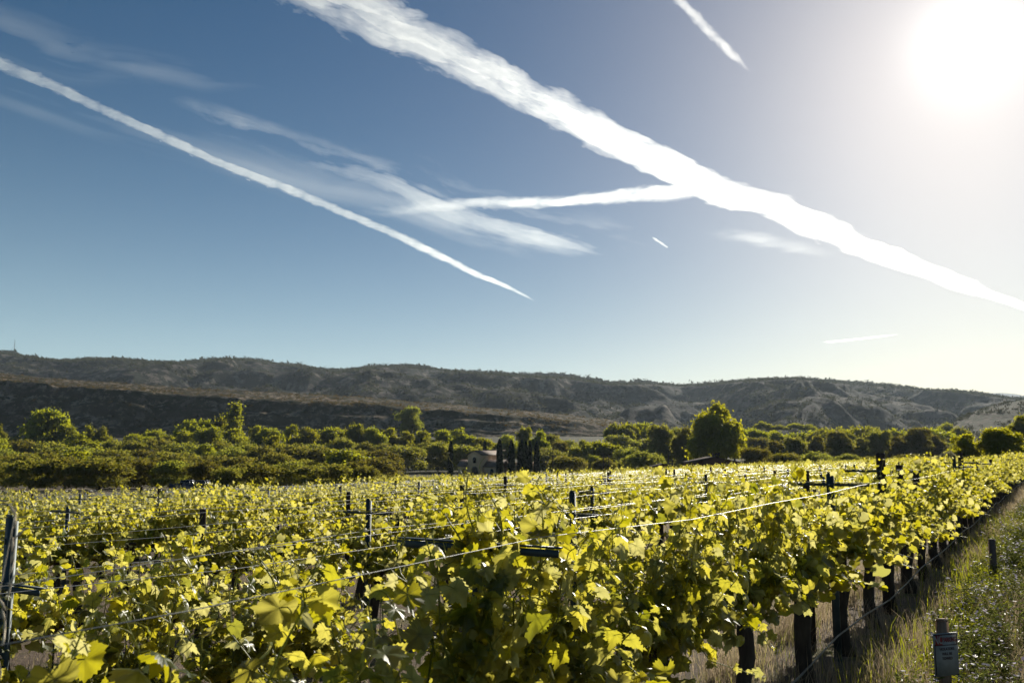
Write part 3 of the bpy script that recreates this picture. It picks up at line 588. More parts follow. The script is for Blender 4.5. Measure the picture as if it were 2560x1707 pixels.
def truck(px, Y_, label, rot, s=1.0):
    g = at(px, 1195, Y_); e = empty('pickup_truck', (g[0], Y_, float(H(g[0], Y_))), rot); thing(e, label, 'truck', 'parked blue trucks')
    blue = surf('blue_paint', [(.4, (.008, .02, .05)), (.6, (.01, .026, .06))], 3, .3, spec=.5)
    mb = MB(); mb.box((0, 0, .78), (5.2, 1.85, .55)); mb.box((-1.7, .86, 1.15), (1.9, .1, .25)); mb.box((-1.7, -.86, 1.15), (1.9, .1, .25)); mb.box((1.9, 0, 1.12), (1.4, 1.7, .14)); mb.build('body', blue, e)
    mb = MB(); mb.box((.3, 0, 1.42), (2.3, 1.7, .74), taper=.74); cb = mb.build('cab', glass, e)
    mb = MB(); mb.box((.3, 0, 1.82), (1.62, 1.28, .06)); mb.build('cab_roof', blue, e)
    for sy in (-1, 1):
        mb = MB(); mb.tube([(1.45, .8 * sy, 1.06), (1.12, .6 * sy, 1.8)], [.05, .05], 6); mb.build('pillar', M['wire'], e)
        for x in (-1.6, 1.7):
            mb = MB(); mb.tube([(x, .78 * sy, .38), (x, .98 * sy, .38)], [.38, .38], 16); w = mb.build('wheel', M['hose'], e)
            mb = MB(); mb.tube([(x, .97 * sy, .38), (x, 1.0 * sy, .38)], [.2, .2], 12); mb.build('rim', M['wire'], w)
truck(466, 142, 'dark blue pickup truck half hidden behind the vines, further left', -.35); truck(502, 139, 'dark blue pickup truck with bright windscreen pillars, nearer the villa', -.25)

# ---------------------------------------------------------------- grapevines
def leaf_shape(lod, seed):
    r = np.random.default_rng(seed)
    n = {0: 44, 1: 15, 2: 7}[lod]
    th = np.linspace(-math.pi, math.pi, n + 1)[:-1] + math.pi / n
    rad = np.full(n, .73)
    for c, Rr, w_ in ((0, 1.0, .46), (1.02, .90, .42), (-1.02, .90, .42), (2.05, .72, .46), (-2.05, .72, .46)):
        rad = np.maximum(rad, Rr * (1 + .06 * r.normal()) * np.exp(-((th - c) / w_) ** 2 * .55))
    rad = rad * np.where(np.abs(th) > 2.75, .5, 1)
    if lod == 0: rad = rad * (1 + .07 * (-1.) ** np.arange(n)) * (1 + .03 * r.normal(size=n))
    if lod == 2: rad = rad * 1.08
    x, y = np.sin(th) * rad, np.cos(th) * rad
    vein = np.max([np.exp(-((th - c) / .07) ** 2) for c in (0, 1.02, -1.02, 2.05, -2.05)], axis=0)
    def bend(x, y):
        rr = x * x + y * y; a_ = np.arctan2(x, y)
        return -.42 * rr * (1 + .5 * r_c) + .24 * np.abs(x) * fold + .10 * np.sqrt(rr) * np.cos(5 * a_ + ph)
    r_c, fold, ph = r.normal(), r.uniform(-.3, 1.6), r.random() * 6
    if lod == 0:
        xs = np.concatenate([[0], x * .52, x]); ys = np.concatenate([[0], y * .52, y])
        i = np.arange(n); j = (i + 1) % n
        T = np.concatenate([np.stack([0 * i, 1 + i, 1 + j], 1), np.stack([1 + i, 1 + n + i, 1 + n + j], 1), np.stack([1 + i, 1 + n + j, 1 + j], 1)])
        vn = np.concatenate([[1], vein, vein * .8])
    else:
        xs = np.concatenate([[0], x]); ys = np.concatenate([[0], y]); i = np.arange(n); j = (i + 1) % n; T = np.stack([0 * i, 1 + i, 1 + j], 1); vn = np.concatenate([[1], vein])
    return np.stack([xs, ys, bend(xs, ys)], 1), T, vn
LS = {l: [leaf_shape(l, 10 + k) for k in range(8)] for l in (0, 1, 2)}
def place_leaves(mb, C, mid, nor, size, lod, r):
    mid = mid / (np.linalg.norm(mid, axis=1)[:, None] + 1e-9); nor = nor - mid * np.sum(nor * mid, 1)[:, None]; nor /= (np.linalg.norm(nor, axis=1)[:, None] + 1e-9); lat = np.cross(mid, nor)
    k = r.integers(0, 8, len(C))
    for v in range(8):
        s = np.where(k == v)[0]
        if not len(s): continue
        B, T, vn = LS[lod][v]
        V = C[s][:, None] + size[s][:, None, None] * (B[None, :, 0:1] * lat[s][:, None] + B[None, :, 1:2] * mid[s][:, None] + B[None, :, 2:3] * nor[s][:, None])
        mb.add(V.reshape(-1, 3), T=(T[None] + np.arange(len(s))[:, None, None] * len(B)).reshape(-1, 3), a=np.tile(vn, len(s)))
SUNL = np.array([math.cos(AZ - SUN_AZ) * math.cos(SUN_EL), math.sin(AZ - SUN_AZ) * math.cos(SUN_EL) , math.sin(SUN_EL)])
def vine_template(lod, seed, nsh=22, hgt=1.0, small=False):
    r = np.random.default_rng(seed); K = 9
    n = nsh; span = .64 if not small else .32
    base = np.stack([r.uniform(-span, span, n), r.normal(0, .05, n), np.full(n, .98) + r.normal(0, .03, n)], 1)
    d = np.stack([r.normal(0, .22, n), r.normal(0, .30, n), np.ones(n)], 1); d /= np.linalg.norm(d, axis=1)[:, None]
    Ln = r.uniform(.45, .98, n) * hgt
    if lod == 0: Ln[r.random(n) < .14] *= 1.25
    flop = r.random(n) < (.22 if not small else .15)
    side = np.sign(r.normal(size=n)); d[flop, 1] = side[flop] * r.uniform(.5, 1.1, flop.sum()); d[flop, 2] = r.uniform(.2, .7, flop.sum()); Ln[flop] *= .8
    d /= np.linalg.norm(d, axis=1)[:, None]
    t = np.linspace(0, 1, K); wob = np.cumsum(r.normal(0, .05, (n, K, 3)), axis=1) * Ln[:, None, None]; wob[:, 0] = 0
    P = base[:, None] + d[:, None] * (Ln[:, None] * t)[..., None] + wob * .7
    P[..., 2] -= (np.where(flop, .75, .12)[:, None] * Ln[:, None] * t ** 2 * np.hypot(d[:, 0], d[:, 1])[:, None])
    P[..., 2] = np.where(P[..., 2] < .95, .95 - (.95 - P[..., 2]) * .3, P[..., 2])
    P[..., 2] = np.where(P[..., 2] > 1.70, 1.70 + (P[..., 2] - 1.70) * .55, P[..., 2])
    # leaves at nodes along each shoot
    mb = MB(); sh = MB(); nn = (19 if lod < 2 else 11) if not small else 7
    u = (np.arange(nn) + .5) / nn; cs, mids, nors, szs, pet = [], [], [], [], []
    for i in range(n):
        uu = np.clip(u + r.normal(0, .02, nn), .02, 1) * (K - 1); f = np.minimum(uu.astype(int), K - 2); w_ = (uu - f)[:, None]
        q = P[i, f] * (1 - w_) + P[i, f + 1] * w_
        az = np.arange(nn) * math.pi + r.random() * 6.28 + r.normal(0, .6, nn)
        o_ = np.stack([np.cos(az), np.sin(az), r.uniform(-.2, .6, nn)], 1)
        pl = (.05 + .06 * r.random(nn)) * (1.1 - .6 * u); c = q + o_ * pl[:, None]
        m_ = o_ * .8 + np.stack([r.normal(0, .3, nn), r.normal(0, .3, nn), -.55 - .5 * r.random(nn)], 1)
        nz = SUNL * r.choice([.9, .9, .4], nn)[:, None] + np.array([0, 0, .45]) + r.normal(0, .62, (nn, 3))
        s_ = np.where(u < .8, 1, 1 - (u - .8) * 3.4) * (.32 + .74 * r.random(nn)) * (.070 if lod == 0 else .062)
        cs.append(c); mids.append(m_); nors.append(nz); szs.append(s_); pet.append(np.stack([q, (q + c) / 2 + [0, 0, .008], c], 1))
    # basal leaves hiding the cordon
    nb = {0: 190, 1: 160, 2: 60}[lod] if not small else 3
    C = np.stack([r.normal(0, .36, nb), r.normal(0, .15, nb), 1.04 + r.normal(0, .12, nb)], 1); cs.append(C)
    az = r.random(nb) * 6.28; mids.append(np.stack([np.cos(az), np.sin(az), -.9 + 0 * az], 1)); nors.append(SUNL * .6 + [0, 0, .3] + r.normal(0, .6, (nb, 3))); szs.append(r.uniform(.05, .085, nb))
    sc = {0: 1.0, 1: 1.06, 2: 1.22}[lod]
    place_leaves(mb, np.concatenate(cs), np.concatenate(mids), np.concatenate(nors), np.concatenate(szs) * sc, lod, r)
    rad = np.linspace(1, .4, K)[None] * np.full((n, 1), .0042 if lod < 2 else .006)
    if lod == 1: P_, rad_ = P[:, ::2], rad[:, ::2]
    elif lod == 2: P_, rad_ = P[:, ::4], rad[:, ::4]
    else: P_, rad_ = P, rad
    V, Q = tubes(P_, rad_, {0: 6, 1: 3, 2: 3}[lod]); sh.add(V, Q=Q)
    if lod == 0:
        pp = np.concatenate(pet); V, Q = tubes(pp, np.full(pp.shape[:2], .0016), 3); sh.add(V, Q=Q)
        for i in range(n):                           # curling tendrils near the tips
            for _ in range(2):
                q = P[i, r.integers(4, K)]; a = r.random() * 6.28; dr_ = np.array([math.cos(a), math.sin(a), .8]); tt = np.linspace(0, 1, 12)
                cur = q + dr_ * (tt * .11)[:, None] + .018 * np.stack([np.cos(tt * 11), np.sin(tt * 11), 0 * tt], 1) * (tt ** 1.5)[:, None]; sh.tube(cur, .0012, 4)
    # trunk and cordons
    tk = MB(); tr = .064 if not small else .026
    zz = np.linspace(-.08, .92, 7); lean = r.normal(0, .06); px_ = lean * (1 - zz) * 1.6 + r.normal(0, .012, 7); py_ = r.normal(0, .014, 7)
    tk.tube(np.stack([px_, py_, zz], 1), tr * np.array([1.35, 1.1, .95, .9, .95, 1.0, .8]), 9 if lod < 2 else 5)
    if lod < 2: tk.tube([(.07, .03, -.1), (.075, .03, .6), (.06, .03, 1.35)], .0045, 5)
    for sg in (-1, 1):
        xs = np.linspace(0, sg * span, 7); tk.tube(np.stack([px_[-1] + xs, r.normal(0, .02, 7), .88 + .1 * np.sqrt(np.linspace(0, 1, 7)) + r.normal(0, .012, 7)], 1), tr * np.linspace(.7, .32, 7), 7 if lod < 2 else 4)
    return mb, sh, tk
VTM = {}
for key, lod, cnt, nsh, hg, sm in (('near', 0, 5, 38, 1.0, False), ('mid', 1, 6, 31, 1.0, False), ('far', 2, 5, 20, 1.0, False), ('young', 2, 5, 7, .5, True)):
    VTM[key] = []
    for k in range(cnt):
        a, b, c = vine_template(lod, 300 + 11 * k + lod * 77 + len(key), nsh, hg, sm)
        VTM[key].append((a, b, c))
VM = {}
for key, lst in VTM.items():
    if key == 'far' or key == 'young': mats = (M['leaf2'], M['shoot'], M['bark'])
    else: mats = (M['leaf'] if key == 'near' else M['leaf2'], M['shoot'], M['bark'])
    VM[key] = []
    for a, b, c in lst:
        ms = [x.mesh(nm, nm == 'trunk') for x, nm in ((a, 'foliage'), (b, 'shoots'), (c, 'trunk'))]
        for me, m_ in zip(ms, mats): me.materials.append(m_)
        VM[key].append(ms)
VSP = 1.56
cand = []
for r_ in range(0, 75):
    for k in range(-30, 170):
        s = 5.85 + VSP * k - .28 * r_
        x, y = row_pt(r_, s)
        if y < .9 or y > 170: continue
        p = perp(x, y)
        yend = np.interp(x / y, [-.62, -.3, .0, .15, .45, .62], [120, 116, 104, 136, 168, 168])
        if y > yend: continue
        px, py = pix(x, y, float(H(x, y)) + 1.2)
        m_ = 260 + 1500 / y
        if px < -m_ or px > 2560 + m_ * .7: continue
        cand.append((y, r_, k, x, y, px, s))
cand.sort()
def put_vine(key, x, y, v, flip, label, sc=(1, 1, 1)):
    e = empty('grapevine', (x, y, float(H(x, y))), ROWROT + (math.pi if flip else 0) + rng.normal(0, .03)); thing(e, label, 'grapevine', 'grapevines in the trellised rows')
    e.scale = sc
    ms = VM[key][v % len(VM[key])]
    for nm, me in zip(('foliage', 'shoots', 'trunk'), ms): obj(nm, me, None, e)
    return e
inv = [c for c in cand if -120 < c[5] < 2680]; ind = set((c[1], c[2]) for c in inv[:300]); cnt = {}
ROWN = {0: 'the row along the weedy verge', 1: 'the second row from the verge', 2: 'the third row from the verge'}
rest = []
for (_, r_, k, x, y, px, s) in cand:
    young = (perp(x, y) > np.interp(px, [0, 900, 1350], [22, 28, 60]) + 16 * vnoise(np.array([x * .1]), np.array([y * .1]))[0]) and px < 1350
    if r_ > 0 and rng.random() < (.18 if not young else .42): continue
    v = int(rng.integers(0, 20)); flip = bool(rng.random() < .0)
    if (r_, k) in ind or y < 14 and r_ < 12:
        cnt[r_] = cnt.get(r_, 0) + 1
        key = 'near' if y < 6.5 else ('mid' if y < 30 else 'far')
        sc = rng.uniform(.92, 1.1); zs = rng.uniform(.90, 1.12)
        if r_ == 0 and y < 7: zs = 1.0; sc = 1.0
        if r_ == 0 and y < 3.2: zs = .93
        if y < 8: zs = min(zs, 1.03)
        rn = ROWN.get(r_, 'the %s row from the verge' % nth(r_ + 1))
        lb = 'leafy grapevine, %s from the camera in %s' % (nth(cnt[r_]), rn)
        put_vine('young' if young else key, x, y, v, flip, lb, (sc, sc * rng.uniform(.9, 1.15), zs))
    else: rest.append((x, y, v, young, rng.uniform(.85, 1.15)))
# vines around the villa, beyond the far end of the field
vill = []
for r_, (Yv, x0, x1) in enumerate([(196, 950, 1130), (201, 940, 1120), (190, 1255, 1660), (197, 1262, 1620), (205, 1270, 1600), (172, 560, 980), (178, 640, 960)]):
    px = x0
    while px < x1:
        w_ = at(px, 1190, Yv); vill.append((w_[0], Yv + rng.normal(0, .3), int(rng.integers(0, 20)), rng.random() < .2, rng.uniform(.9, 1.35))); px += VSP / Yv * F * rng.uniform(.6, .9)
for px0 in (1700, 1706, 1712, 1718, 1690): pass
for nm, lst, lb in (('grapevines', rest, 'mass of small yellow green grapevines in the distant rows'), ('villa_grapevines', vill, 'hedge-like grapevine rows beside the villa')):
    mbs = [MB(), MB(), MB()]
    fl = {k: [[np.concatenate(q.V) for q in tpl] for tpl in VTM[k]] for k in ('far', 'young')}
    for (x, y, v, young, sc) in lst:
        key = 'young' if young else 'far'; i = v % len(VTM[key]); z = float(H(x, y)); c_, s_ = math.cos(ROWROT), math.sin(ROWROT)
        for j in range(3):
            if j == 1 and y > 80: continue
            q = VTM[key][i][j]; V = fl[key][i][j] * [1, sc, sc]
            V = np.stack([V[:, 0] * c_ - V[:, 1] * s_ + x, V[:, 0] * s_ + V[:, 1] * c_ + y, V[:, 2] + z], 1)
            mbs[j].add(V, T=np.concatenate(q.T) if q.T else None, Q=np.concatenate(q.Q) if q.Q else None)
    root = mbs[0].build(nm, M['leaf2']); root['kind'] = 'stuff'; root['label'] = lb
    mbs[1].V and mbs[1].build('shoots', M['shoot'], root); mbs[2].build('trunks', M['bark'], root)
    for ch in root.children: ch['kind'] = 'stuff'
print('vines', len(cand), 'individual', sum(cnt.values()), 'rest', len(rest))
# long shoots reaching up in front of the villa, from the vine at the first crossarm
r_ = np.random.default_rng(77); lf2 = MB(); cs, ms_, ns_, zs_ = [], [], [], []
near0 = min((o_ for o_ in COL.objects if o_.name.startswith('grapevine') and o_.type == 'EMPTY'), key=lambda o_: (o_.location.x - .2) ** 2 + (o_.location.y - 3.6) ** 2)
for (bx, by, tx_, ty_) in ((1195, 1420, 1172, 1186), (1262, 1400, 1214, 1196), (1240, 1440, 1186, 1230), (1150, 1400, 1120, 1262), (1020, 1500, 1005, 1330), (690, 1560, 655, 1392)):
    st2 = MB(); Ys_ = 3.35 if bx > 900 else 2.5; b_ = at(bx, by, Ys_); t_ = at(tx_, ty_, Ys_ + r_.normal(0, .05)); tt = np.linspace(0, 1, 14)[:, None]
    P = b_ + (t_ - b_) * tt + np.array([.02, 0, 0]) * np.sin(tt * 5 + bx); st2.tube(P, np.linspace(.0042, .0018, 14), 6)
    for q in range(8):
        u = .05 + .11 * q; c = P[int(u * 13)]; a = r_.random() * 6.28; o_ = np.array([math.cos(a), math.sin(a) * .5, .2]); l_ = .07 * (1.1 - u); st2.tube([c, c + o_ * l_ * .5 + [0, 0, .01], c + o_ * l_], .0014, 4)
        cs.append(c + o_ * l_); ms_.append(o_ + [0, 0, -.6]); ns_.append(np.array([sd.x, sd.y, sd.z]) + r_.normal(0, .5, 3)); zs_.append(.072 * (1.02 - u * .85))
    for q in range(5):                               # bare curling tendrils at the tip
        c = P[-1 - q]; a = r_.uniform(-1, 1); dr_ = np.array([math.sin(a), 0, math.cos(a)]); w_ = np.linspace(0, 1, 16)
        cur = c + dr_ * (w_ * .075)[:, None] + .02 * np.stack([1 - np.cos(w_ * 4), 0 * w_, -w_ ** 2], 1) * r_.choice([-1, 1]); st2.tube(cur, np.linspace(.0017, .0008, 16), 4)
    o_ = st2.build('tall_shoot', M['shoot']); o_.parent = near0; bpy.context.view_layer.update(); o_.matrix_parent_inverse = near0.matrix_world.inverted()
for q in range(55):
    c = at(r_.normal(1215, 45), r_.uniform(1385, 1690), 3.12 + r_.normal(0, .05)); cs.append(c); ms_.append(np.array([r_.normal(0, .6), r_.normal(0, .3), -.7])); ns_.append(np.array([sd.x, sd.y, sd.z]) * .8 + r_.normal(0, .55, 3)); zs_.append(r_.uniform(.03, .075))
place_leaves(lf2, np.array(cs), np.array(ms_), np.array(ns_), np.array(zs_), 0, r_)
for nm_, b_, m_ in (('shoot_leaves', lf2, M['leaf']),):
    o_ = b_.build(nm_, m_); o_.parent = near0; bpy.context.view_layer.update(); o_.matrix_parent_inverse = near0.matrix_world.inverted()

# ---------------------------------------------------------------- trellis posts
ARMZ = 1.66
def steel_post(x, y, h=1.84, arm=.37, armz=ARMZ, label='', wood=False, r=.036, rot=0, group='trellis posts', armlen2=None):
    g = float(H(x, y)); e = empty('trellis_post', (x, y, g), ROWROT + rot); thing(e, label, 'post', group)
    mb = MB()
    if wood: mb.tube([(0, 0, -.3), (0, 0, h * .5), (0, 0, h - .02), (0, 0, h)], [r * 1.1, r * 1.05, r, r * .9], 12)
    else:                                           # rolled steel channel: web with two flanges, rounded top
        w = r * 1.0
        mb.box((0, 0, h / 2 - .15), (.006, w * 1.9, h + .3)); mb.box((.014, w * .95, h / 2 - .15), (.026, .005, h + .27)); mb.box((.014, -w * .95, h / 2 - .15), (.026, .005, h + .27)); mb.box((.0, 0, h + .008), (.006, w * 1.3, .02))
        for k in range(7): mb.box((-.0045, w * .6, h - .12 - .2 * k), (.004, .006, .03)); 
    mb.build('post', M['oldwood'] if wood else M['steel'], e, smooth=False)
    if arm:
        mb = MB(); a2 = armlen2 or arm; mb.box((-r - .004, (a2 - arm) / 2, armz), (.006, arm + a2, .027)); mb.box((-r + .014, (a2 - arm) / 2, armz + .020), (.030, arm + a2, .006)); mb.build('crossarm', M['steel'], e)
        mb = MB(); mb.tube([(-r - .02, 0, armz), (-r + .005, 0, armz)], [.011, .011], 6); mb.build('bolt', M['wire'], e)
    return e
special = {(0, 0): 'nearest crossarm post, buried in leaves at the centre of the picture', (0, 1): 'slender steel post with wide crossarm where the verge row rises', (1, 0): 'thick dark steel post cut by the left edge',
           (1, 1): 'steel post standing clear of the leaves in the second row', (1, 2): 'steel post with crossarm farther up the second row'}
pc = {}
for r_ in range(0, 46):
    for k in range(0, 26):
        s = 4.05 + 6.25 * k - .28 * r_; x, y = row_pt(r_, s)
        if y < 1 or y > 64: continue
        px, py = pix(x, y, float(H(x, y)) + 1.8)
        if px < -60 or px > 2620: continue
        pc[r_] = pc.get(r_, 0) + 1
        lb = special.get((r_, k), 'dark trellis post, %s from the camera in %s' % (nth(pc[r_]), ROWN.get(r_, 'the %s row from the verge' % nth(r_ + 1))))
        h = {(1, 0): 2.02, (1, 1): 1.93, (0, 1): 1.78, (0, 0): 1.66}.get((r_, k), 1.66 + .25 * rng.random())
        wood = (r_, k) not in special and rng.random() < .35
        steel_post(x, y, h, .37 if (rng.random() < .75 or (r_, k) in special) else 0, (ARMZ + .02 * rng.random() if (r_, k) != (0, 0) else 1.63), lb, wood, .045 if wood else .019 if (r_, k) == (0, 0) else .034)
        if y > 40 and rng.random() < .0: pass
def at_row0(Yp, p=0.0): x = P0[0] + N[0] * p; return (x + D[0] * (Yp - N[1] * p - 0) / D[1], Yp)
x, y = at_row0(11.35); steel_post(x, y, 2.0, .47, 1.77, 'tall dark wooden post with a long crossarm in the verge row', True, .055)
x, y = at_row0(8.85, .12); steel_post(x, y + .35, 1.80, 0, 1.6, 'grey wooden stake tied to the steel post with the wide crossarm', True, .034)
x, y = at_row0(13.3, .1); steel_post(x, y, 1.82, 0, 1.6, 'short dark stake where the verge row wire is tied', True, .05)
x, y = at_row0(20.8); steel_post(x, y, 1.98, .37, 1.74, 'second tall dark wooden post farther up the verge row', True, .055)

# ---------------------------------------------------------------- wires and hose
def wire(name, r_, off, z, s0, s1, rad, mt, label, cat, group, sag=.03, knots=0):
    step = 1.5 if s1 - s0 > 40 else .5; s = np.arange(s0, s1, step); P = []
    for si in s:
        x, y = row_pt(r_, si); x -= N[0] * -off; y -= N[1] * -off
        ph = ((si - 4.05 + .28 * r_) / 6.25) % 1; P.append((x, y, float(H(*row_pt(r_, si))) + z - sag * 4 * ph * (1 - ph) + rng.normal(0, .004)))
    mb = MB(); mb.tube(P, rad, 6 if rad > .003 else 4)
    if knots:
        kb = mb
        for q in range(knots):
            f = rng.uniform(0, min(len(P) - 2, 24)); i = int(f); p = np.array(P[i]) * (1 - f + i) + np.array(P[i + 1]) * (f - i); tt = np.linspace(0, 1, 14)
            dr_ = np.array(P[i + 1]) - np.array(P[i]); dr_ /= np.linalg.norm(dr_)
            kb.tube(p + dr_ * (tt * .05)[:, None] + rad * 1.8 * np.stack([np.cos(tt * 20) * .5, 0 * tt, np.sin(tt * 20)], 1), .0022, 5)
    o = mb.build(name, mt, None, True); thing(o, label, cat, group)
    return o
WR = {}
for r_ in range(0, 46):
    smin = max(0.5, (0.8 - P0[1] - N[1] * ROWGAP * r_) / D[1]); smax = (100 - N[1] * ROWGAP * r_) / D[1]
    if smax - smin < 6: continue
    rn = ROWN.get(r_, 'the %s row from the verge' % nth(r_ + 1))
    for sg, w_ in ((1, 'far side'), (-1, 'verge side')):
        wire('trellis_wire', r_, sg * .355, ARMZ + .035, smin, smax, (.0014 if r_ == 0 else .0017) if r_ < 3 else .0024, M['wire' if r_ == 0 else 'wiregleam'], 'shiny wire along the %s crossarm tips of %s' % (w_, rn), 'wire', 'trellis wires', knots=16 if (r_ == 0) else 0)
wire('trellis_wire', 0, 0, 1.02, .5, 80, .002, M['wire'], 'cordon wire running through the leaves of the verge row', 'wire', 'trellis wires')
wire('trellis_wire', 1, 0, 1.05, .5, 80, .002, M['wire'], 'cordon wire running through the leaves of the second row', 'wire', 'trellis wires')
wire('drip_hose', 0, -.07, .30, 1, 70, .009, M['hose'], 'grey drip hose sagging past the trunks of the verge row', 'hose', None, sag=.07)

# ---------------------------------------------------------------- verge: sign, stub post, weeds, grass
def row_q(q, s): v = P0 - N * q + D * s; return float(v[0]), float(v[1])
sg_top = at(2362, 1581, 6.6)
sx, sy = sg_top[0], 6.6; sh_ = sg_top[2]
e = empty('no_parking_sign', (sx, sy, 0), .30); thing(e, 'weathered no parking sign on a wooden stake among the weeds', 'sign')
mb = MB(); mb.box((0.005, .028, (sh_ + .075) / 2), (.075, .045, sh_ + .075)); mb.box((.005, .028, sh_ + .075 + .01), (.075, .045, .02), taper=.75); mb.build('stake', surf('stake_wood', [(.3, (.16, .10, .065)), (.7, (.28, .19, .13))], 8, .9, .5, 30, stretch=(4, 4, .4), bdist=.004), e)
BW, BH = .215, .30; zt = sh_
white = surf('sign_white', [(.35, (.17, .17, .16)), (.6, (.27, .27, .25))], 7, .55); redm = surf('sign_red', [(.4, (.16, .012, .012)), (.6, (.22, .02, .02))], 8, .55); blk = surf('sign_ink', [(.4, (.03, .01, .012)), (.6, (.05, .02, .02))], 8, .6)
mb = MB(); mb.box((0, 0, zt - BH / 2), (BW, .006, BH)); brd = mb.build('board', white, e)
mb = MB(); bo = .010
for (cx, cz, w_, h_) in ((0, zt - .011, BW - .012, .006), (0, zt - .085, BW - .012, .005), (-BW / 2 + .009, zt - BH / 2, .005, BH - .02), (BW / 2 - .009, zt - .048, .005, .074)): mb.box((cx, -.0045, cz), (w_, .003, h_))
mb.build('border', blk, brd)
mb = MB(); mb.box((-BW / 2 + .0445, -.0042, zt - .048), (.064, .0024, .068)); mb.build('red_panel', redm, brd)
def text(s, size, x, z, m_, nm, squeeze=1.0):
    cu = bpy.data.curves.new('lettering', 'FONT'); cu.body = s; cu.size = size; cu.align_x = 'CENTER'; cu.align_y = 'CENTER'; cu.extrude = .0006; cu.offset = size * .018
    t_ = bpy.data.objects.new('tmp_text', cu); COL.objects.link(t_); dg = bpy.context.evaluated_depsgraph_get(); me = bpy.data.meshes.new_from_object(t_.evaluated_get(dg)); bpy.data.objects.remove(t_)
    me.materials.clear(); me.materials.append(m_); o = obj(nm, me, None, brd); o.location = (x, -.0068, z); o.rotation_euler = (math.pi / 2, 0, 0); o.scale = (squeeze, 1, 1)
text('NO', .080, -BW / 2 + .0445, zt - .048, white, 'lettering', .66); text('PARKING', .046, .031, zt - .048, redm, 'lettering', .64)
text('VIOLATORS', .026, .004, zt - .112, blk, 'lettering', .95); text('WILL BE', .026, .004, zt - .145, blk, 'lettering', .95); text('TOWED', .026, .004, zt - .178, blk, 'lettering', .95)
st = at(2479, 1350, 13.6); mb = MB(); mb.box((0, 0, st[2] / 2 - .1), (.075, .075, st[2] + .2)); mb.box((0, 0, st[2] + .01), (.075, .075, .02), taper=.7)
o = mb.build('stub_post', surf('stub_wood', [(.3, (.07, .05, .04)), (.7, (.15, .11, .09))], 6, .9, .5, 20)); o.location = (st[0], 13.6, 0); thing(o, 'short grey wooden stub post in the verge beyond the sign', 'post')

def blades(name, n, qf, sf, hmin, hmax, wd, mt, label, clump=.5, keep=None, seed=5, lean=.35):
    r = np.random.default_rng(seed); q = qf(r, n); s = sf(r, n)
    X = P0[0] - N[0] * q + D[0] * s; Y = P0[1] - N[1] * q + D[1] * s
    d = fbm(X * 1.3 + seed, Y * 1.3, 3); k = r.random(n) < np.clip((d - .32) * 4, .05, 1) if clump else np.ones(n, bool)
    k &= (Y > .8)
    px, py = pix(X, Y, H(X, Y) + .2); k &= (px > -60) & (px < 2640) & (py < 1850)
    if keep is not None: k &= keep(X, Y)
    X, Y, d = X[k], Y[k], d[k]; n = len(X); Z = H(X, Y)
    h = (hmin + (hmax - hmin) * r.random(n) ** 1.6) * (.5 + d); a = r.random(n) * 6.28; w = wd * (.7 + .6 * r.random(n)) * (1 + np.maximum(0, Y - 8) * .05)
    lx, ly = r.normal(0, lean, n) * h, r.normal(0, lean, n) * h; cx, cy_ = np.cos(a) * w, np.sin(a) * w
    B = np.stack([X, Y, Z - .01], 1); Mi = B + np.stack([lx * .3, ly * .3, h * .6], 1); Tp = B + np.stack([lx, ly, h * (1 - .25 * (lx ** 2 + ly ** 2) / h ** 2)], 1); c = np.stack([cx, cy_, 0 * cx], 1)
    V = np.stack([B - c, B + c, Mi + c * .8, Mi - c * .8, Tp], 1).reshape(-1, 3); i = np.arange(n)[:, None] * 5
    o = obj(name, mesh(name, V, tris=i + [3, 2, 4], quads=i + [0, 1, 2, 3]), mt); o['kind'] = 'stuff'; o['label'] = label; return o
uni = lambda a, b: (lambda r, n: r.uniform(a, b, n)); near = lambda a, b, g=1.8: (lambda r, n: a + (b - a) * r.random(n) ** g)
blades('dry_grass', 230000, uni(-.9, 1.75), near(3, 60, 1.7), .05, .42, .0022, M['drygrass'], 'straw coloured dry grass along the verge and under the first row', seed=5, keep=lambda X, Y: (np.abs(perp(X, Y) - .05) > .5) | (np.random.default_rng(1).random(len(X)) > .82))
blades('green_grass', 11000, uni(-.8, 1.6), near(3, 50, 1.7), .06, .34, .0026, M['greengrass'], 'fresh green grass blades along the verge and under the first row', seed=11, keep=lambda X, Y: (np.abs(perp(X, Y) - .05) > .45) | (np.random.default_rng(1).random(len(X)) > .85))
blades('field_grass', 60000, uni(-16, -.9), near(1, 45, 1.3), .05, .30, .0030, M['drygrass'], 'dry grass tufts between the vine rows', seed=17)
blades('bright_grass', 3500, lambda r, n: .75 + .25 * r.normal(size=n), near(5.5, 30, 1.6), .15, .5, .0035, M['brightweed'], 'bright yellow green weeds clumped in the verge', seed=23, lean=.25)

